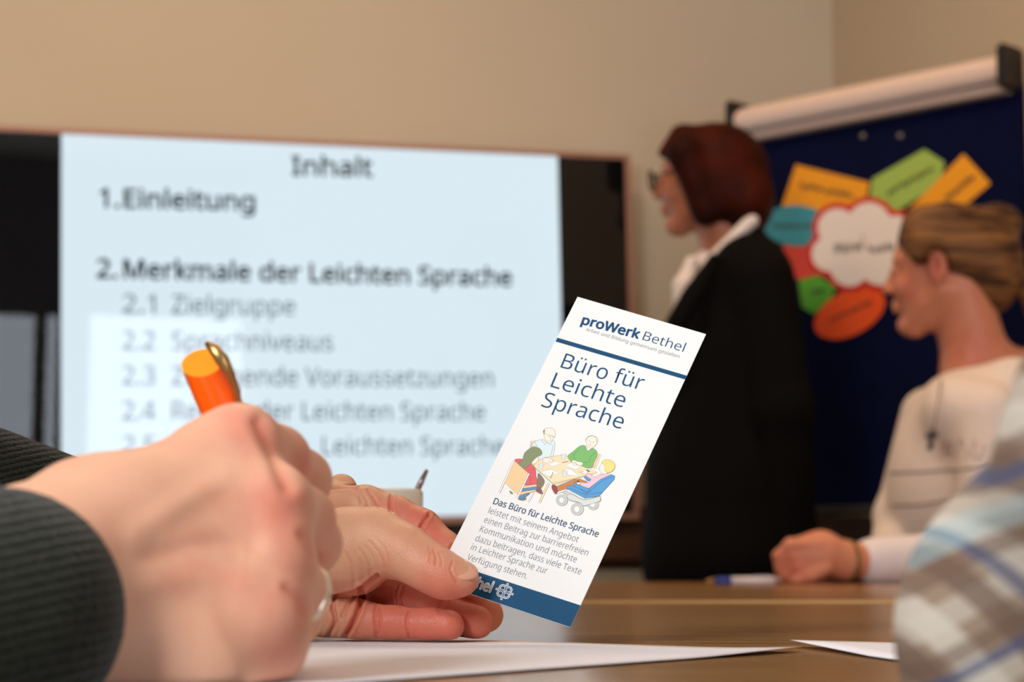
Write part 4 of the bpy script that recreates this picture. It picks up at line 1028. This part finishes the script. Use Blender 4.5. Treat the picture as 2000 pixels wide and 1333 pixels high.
nt.links.new(tc.outputs['Object'], mp.inputs[0]); nt.links.new(mp.outputs[0], n.inputs[0]); nt.links.new(n.outputs['Fac'], r.inputs[0]); nt.links.new(r.outputs[0], b.inputs['Base Color']); b.inputs['Roughness'].default_value = .6; b.inputs['Specular IOR Level'].default_value = .25
bpn = nt.nodes.new('ShaderNodeBump'); bpn.inputs['Distance'].default_value = .004; nt.links.new(n.outputs['Fac'], bpn.inputs['Height']); nt.links.new(bpn.outputs[0], b.inputs['Normal'])
hb_ = [ell(P(1868, 490, Y2), (R(108, Y2), .083, R(94, Y2)), .01), ell(P(1925, 520, Y2), (R(72, Y2), .07, R(100, Y2)), .03), cap_(P(1800, 440, Y2 - .03), P(1783, 530, Y2 - .055), R(36, Y2), R(16, Y2), .01), cap_(P(1850, 430, Y2 - .05), P(1784, 480, Y2 - .03), R(36, Y2), R(26, Y2), .02), ell(P(1812, 470, Y2 - .03), (R(50, Y2), .05, R(62, Y2)), .02),
       cap_(P(1925, 560, Y2), P(1988, 545, Y2), R(52, Y2), R(16, Y2), .02), ell(P(1945, 440, Y2 + .03), (R(52, Y2), .05, R(44, Y2)), .02),
       ('-e', g_(.085, .03, -.05), (.07, .10, .082), ax_, .02), ('-e', g_(-.008, .088, -.010), (.022, .024, .034), ax_, .01), ('-e', g_(-.01, .06, -.095), (.06, .06, .05), ax_, .02)]
sdf('hair', hb_, .0032, mh, w2)
sdf('hair_tie', [ell(P(1992, 546, Y2), (R(9, Y2), .016, R(16, Y2)), .001)], .002, M['black'], w2)
sdf('ponytail', chain([P(1996, 548, Y2), P(2030, 600, Y2), P(2040, 690, Y2)], [.016, .024, .01], .01), .004, mh, w2)
M['top2'] = mat('pale_cotton', (222, 204, 192), .85, bump=(25, .35, .006))
tp = [cap_(P(1868, 800, Y2 - .13), P(1900, 800, Y2 + .15), R(62, Y2), R(60, Y2), .04), cap_(P(1980, 770, Y2 - .1), P(1990, 770, Y2 + .12), R(70, Y2), R(70, Y2), .05),
      ell(P(1900, 960, Y2), (R(165, Y2), .17, R(230, Y2)), .05), ell(P(1920, 1130, Y2 + .03), (R(170, Y2), .16, R(150, Y2)), .05),
      ('-c', P(1905, 640, Y2 - .01), P(1925, 722, Y2), .056, .062, .006)]
tp += chain([P(1815, 812, Y2 + .14), P(1752, 1010, Y2 + .12), P(1742, 1075, Y2 - .02)], [R(58, Y2), R(44, Y2), R(42, Y2)], .02)
tp += chain([P(1930, 815, Y2 - .17), P(1935, 1030, Y2 - .2), P(1890, 1095, 3.02)], [R(62, Y2), R(56, Y2), R(46, 3.0)], .03)
sdf('top', tp, .0055, M['top2'], w2)
M['sleeve2'] = mat('white_cotton_sleeve', (232, 218, 216), .85, bump=(40, .3, .004))
fr = [cap_(P(1900, 1092, 3.02), P(1706, 1097, 2.945), R(54, 3), R(46, 2.93), .01)]
sl2 = sdf('sleeve', fr, .004, M['sleeve2'], w2)
tube([P(1658, 1096, 2.93), P(1650, 1096, 2.927)], [R(42, 2.92), R(42, 2.92)], 'bracelet', mat('brass_band', (120, 96, 50), .35, metal=.7), w2, 24)
# folded hands
H2 = 2.90
hd = [cap_(P(1700, 1097, 2.942), P(1645, 1095, 2.925), R(34, H2), R(36, H2), .012), cap_(P(1650, 1096, 2.925), P(1600, 1085, 2.91), R(36, H2), R(42, H2), .012), cap_(P(1605, 1078, 2.91), P(1570, 1085, 2.90), R(40, H2), R(38, H2), .012)]
for i, (dx, dy, ln_) in enumerate(((0, -8, 1), (4, 12, 1.05), (10, 30, .98), (22, 44, .82))):
    Yf = H2 - .018 + .002 * i
    hd.append(('g', chain([P(1592 + dx * .3, 1072 + dy * .6, Yf + .004), P(1545 + dx, 1074 + dy, Yf - .006), P(1522 + dx, 1094 + dy * .9, Yf), P(1524 + dx * 1.5, 1118 + dy * .45, Yf + .012)], [R(17, H2), R(14.5, H2), R(12.5, H2), R(10.5, H2)], .004), .003))
hd.append(('g', chain([P(1610, 1110, 2.885), P(1580, 1126, 2.875), P(1552, 1134, 2.872)], [R(15, H2), R(12.5, H2), R(10, H2)], .004), .003))
hd.append(('plane-', np_([0, 0, TZ + .0032]), np_([0, 0, -1.]), .002))
sdf('left_hand', hd, .0022, M['skinW'], w2, tints=[(P(1560, 1120, 2.88), .02, .6), (P(1530, 1090, 2.88), .02, .5)])
hd2 = [cap_(P(1668, 1112, 2.99), P(1610, 1118, 2.96), .028, .026, .01)]
for i in range(4): hd2.append(('g', chain([P(1610, 1108 + 8 * i, 2.955 - .004 * i), P(1570 - 3 * i, 1112 + 7 * i, 2.93), P(1548, 1122 + 4 * i, 2.925)], [.0105, .0095, .008], .004), .002))
hd2.append(('plane-', np_([0, 0, TZ + .0032]), np_([0, 0, -1.]), .002))
sdf('right_hand', hd2, .0025, M['skinW'], w2, tints=[(P(1600, 1128, 2.93), .03, .8)])
# necklace, print and seams on the top
def on_surface(o, px, py, lift=.001):
    off = np_(p_world(o)); e = EYE - off; d = ray(px, py); d /= np.linalg.norm(d)
    ok, loc, nor, _ = o.ray_cast(Vector(e), Vector(d))
    return (np_(loc) + off + np_(nor) * lift) if ok else None
bpy.context.view_layer.update()
def along(o, pts, rad, name, m, parent, n=6, lift=.0006):
    q = [on_surface(o, p[0], p[1], lift) for p in spline([(*p, 0) for p in pts], n, False)]; q = [p for p in q if p is not None]
    if len(q) > 2: return tube(q, rad, name, m, parent, 8)
M['seam'] = mat('grey_seam_print', (140, 120, 116), .8); M['stone'] = mat('rhinestone', (250, 246, 240), .1, metal=.6)
top2 = [o for o in w2.children if o.name.startswith('top')][0]
along(top2, [(1738, 924), (1800, 922), (1870, 918), (1936, 912)], .0016, 'printed_line', M['seam'], top2)
along(top2, [(1742, 988), (1800, 986), (1850, 978), (1900, 968)], .0016, 'printed_line', M['seam'], top2)
for k, pts in enumerate(([(1845, 858), (1852, 890), (1862, 858)], [(1868, 890), (1880, 856), (1892, 890)], [(1905, 858), (1902, 888), (1915, 892), (1924, 870)])):
    along(top2, pts, .0022, 'printed_letter', mat('pale_grey_print', (196, 178, 170), .6), top2)
for (x, y) in ((1918, 893), (1902, 948), (1898, 936), (1906, 958), (1850, 905)):
    q = on_surface(top2, x, y, .001)
    if q is not None: sdf('rhinestone', [ell(q, (.003, .003, .003), .001)], .001, M['stone'], top2)

M['cord'] = mat('dark_cord', (60, 50, 46), .6)
yn = Y2 - .20
nk = tube([P(1838, 742, Y2 - .155), P(1832, 790, Y2 - .20), P(1822, 850, Y2 - .215)], .0012, 'necklace', mat('thin_chain', (120, 104, 92), .4, metal=.5), w2, 8)
for (a, b) in (((1822, 838), (1816, 880)), ((1808, 852), (1832, 850))):
    tube([P(*a, Y2 - .22), P(*b, Y2 - .22)], .0042, 'pendant', M['cord'], nk, 8)
sdf('legs', [ell((tor[0] + .02, Y2 + .02, .52), (.16, .17, .12), .04)] + chain([(tor[0], Y2 - .08, .52), (tor[0] - .42, Y2 - .1, .5), (tor[0] - .42, Y2 - .1, .06)], [.08, .06, .045], .02) + chain([(tor[0], Y2 + .1, .52), (tor[0] - .42, Y2 + .1, .5), (tor[0] - .42, Y2 + .1, .06)], [.08, .06, .045], .02), .008, M['trousers'], w2)
# pen on the table near her hand
pq = [ontable(1378, 1146), ontable(1530, 1146)]
YY = 2.80
def pp(px): v = P(px, 1140, YY); v[2] = TZ + .0082; return v
bpen = empty('ballpoint_pen', (pp(1450)[0], YY, TZ)); tag(bpen, 'white and blue ballpoint pen lying beside the folded hands', 'pen')
tube([pp(1378), pp(1384), pp(1396)], [.001, .002, .0045], 'tip', mat('brass_tip', (170, 130, 80), .3, metal=.8), bpen)
tube([pp(1396), pp(1428)], [.005, .0056], 'grip', mat('blue_grip', (24, 60, 150), .5), bpen)
tube([pp(1428), pp(1512)], [.0056, .0056], 'barrel', mat('white_barrel', (226, 214, 214), .4), bpen)
tube([pp(1512), pp(1530)], [.005, .003], 'push_button', M['steel'], bpen)
box3(pp(1470) + np_([0, -.0015, .0056]), (.028, 0, 0), (0, .003, 0), (0, 0, .0014), 'clip', M['steel'], bpen)

# ---------------------------------------------------------------- near person in plaid shirt at the right
def plaid():
    m = bpy.data.materials.new('plaid_cotton'); m.use_nodes = True; nt = m.node_tree; b = nt.nodes['Principled BSDF']
    tc = nt.nodes.new('ShaderNodeTexCoord'); mp = nt.nodes.new('ShaderNodeMapping'); mp.inputs['Rotation'].default_value = (0, math.radians(40), 0)
    nt.links.new(tc.outputs['Object'], mp.inputs[0]); sp = nt.nodes.new('ShaderNodeSeparateXYZ'); nt.links.new(mp.outputs[0], sp.inputs[0])
    def math_(op, a, bb, c=None):
        n = nt.nodes.new('ShaderNodeMath'); n.operation = op
        for i, q in enumerate((a, bb, c)):
            if q is None: continue
            if isinstance(q, (int, float)): n.inputs[i].default_value = q
            else: nt.links.new(q, n.inputs[i])
        return n.outputs[0]
    def band(src, period, off, half):
        x = math_('ADD', src, off); x = math_('DIVIDE', x, period); x = math_('FRACT', x, 0); x = math_('SUBTRACT', x, .5); x = math_('ABSOLUTE', x, 0)
        return math_('LESS_THAN', x, half)
    cur = None
    def mixc(fac, col, amt, cur):
        f = math_('MULTIPLY', fac, amt); n = nt.nodes.new('ShaderNodeMix'); n.data_type = 'RGBA'; nt.links.new(f, n.inputs[0])
        if isinstance(cur, tuple): n.inputs[6].default_value = cur
        else: nt.links.new(cur, n.inputs[6])
        n.inputs[7].default_value = s2l(col); return n.outputs[2]
    X, Z = sp.outputs[0], sp.outputs[2]
    cur = s2l((150, 128, 108))
    cur = mixc(band(X, .017, .003, .17), (206, 196, 182), .8, cur); cur = mixc(band(Z, .015, 0, .17), (206, 196, 182), .5, cur)
    cur = mixc(band(X, .017, .0100, .14), (104, 80, 66), .75, cur); cur = mixc(band(Z, .015, .0075, .12), (110, 84, 68), .65, cur)
    cur = mixc(band(X, .034, .013, .035), (58, 68, 104), .75, cur); cur = mixc(band(Z, .030, .004, .045), (66, 80, 116), .7, cur); cur = mixc(band(Z, .045, .018, .05), (150, 186, 194), .4, cur)
    nt.links.new(cur, b.inputs['Base Color']); b.inputs['Roughness'].default_value = .9; return m
M['plaid'] = plaid()
p3 = empty('person', (.40, .22, .45)); tag(p3, 'person in beige, brown and blue plaid shirt, cropped at the lower right corner', 'person')
yp = .46
ps = [cap_((.33, .24, 1.14), P(2370, 860, .40), .064, R(345, .40), .03), cap_(P(2370, 860, .40), P(2092, 1240, yp), R(345, .40), R(296, yp), .02), cap_(P(2092, 1240, yp), (.32, .58, .80), R(296, yp), .030, .02),
      cap_((.33, .24, 1.15), (.60, .16, 1.15), .07, None, .05), ell((.45, .20, .98), (.2, .12, .26), .05), ell((.45, .2, .66), (.19, .13, .24), .05), cap_((.62, .2, 1.12), (.70, .3, .88), .06, .045, .03), cap_((.70, .3, .88), (.50, .56, .80), .042, .032, .02)]
ps.append(('plane-', np_([0, 0, TZ + .002]), np_([0, 0, -1.]), .002)) if 0 else None
sdf('shirt', ps, .004, M['plaid'], p3)
hp_, g_, ax_ = head_prims((.46, .22, 1.40), (-.1, 1, -.1), .93); hp_.append(cap_((.46, .2, 1.34), (.46, .19, 1.20), .055, .06, .02))
sdf('head', hp_, .004, M['skinW'], p3, tints=[((0, 0, 0), .1, 0)])
sdf('hair', [ell(g_(-.02, 0, .045), (.098, .08, .09), .01, ax_), ('-e', g_(.08, 0, -.03), (.08, .09, .09), ax_, .01), ('-e', g_(.0, 0, -.12), (.12, .12, .08), ax_, .01)], .004, M['hairM'], p3)
for (wx, wy, sx) in ((.32, .59, -1), (.50, .56, 1)):
    q = np_([wx, wy, .785]); hd = [cap_(q, q + np_([0.02 * sx, .06, -.01]), .026, .026, .01), cap_(q + np_([-.02 * sx, .03, -.005]), q + np_([-.04 * sx, .075, -.015]), .012, .009, .005)]
    for ff, ln_ in ((-.028, .07), (-.009, .08), (.010, .075), (.028, .058)):
        b0 = q + np_([.02 * sx + ff, .07, -.01]); hd += chain([b0, b0 + np_([0, ln_ * .55, -.002]), b0 + np_([0, ln_, -.012])], [.0095, .009, .0078], .003)
    sdf('hand', hd, .003, M['skinW'], p3, tints=[((0, 0, 0), .1, 0)])
sdf('trousers', [ell((.45, .18, .50), (.19, .15, .12), .03)] + chain([(.36, .2, .52), (.36, .6, .50), (.36, .62, .06)], [.085, .065, .045], .02) + chain([(.54, .2, .52), (.54, .6, .50), (.54, .62, .06)], [.085, .065, .045], .02), .008, M['trousers'], p3)
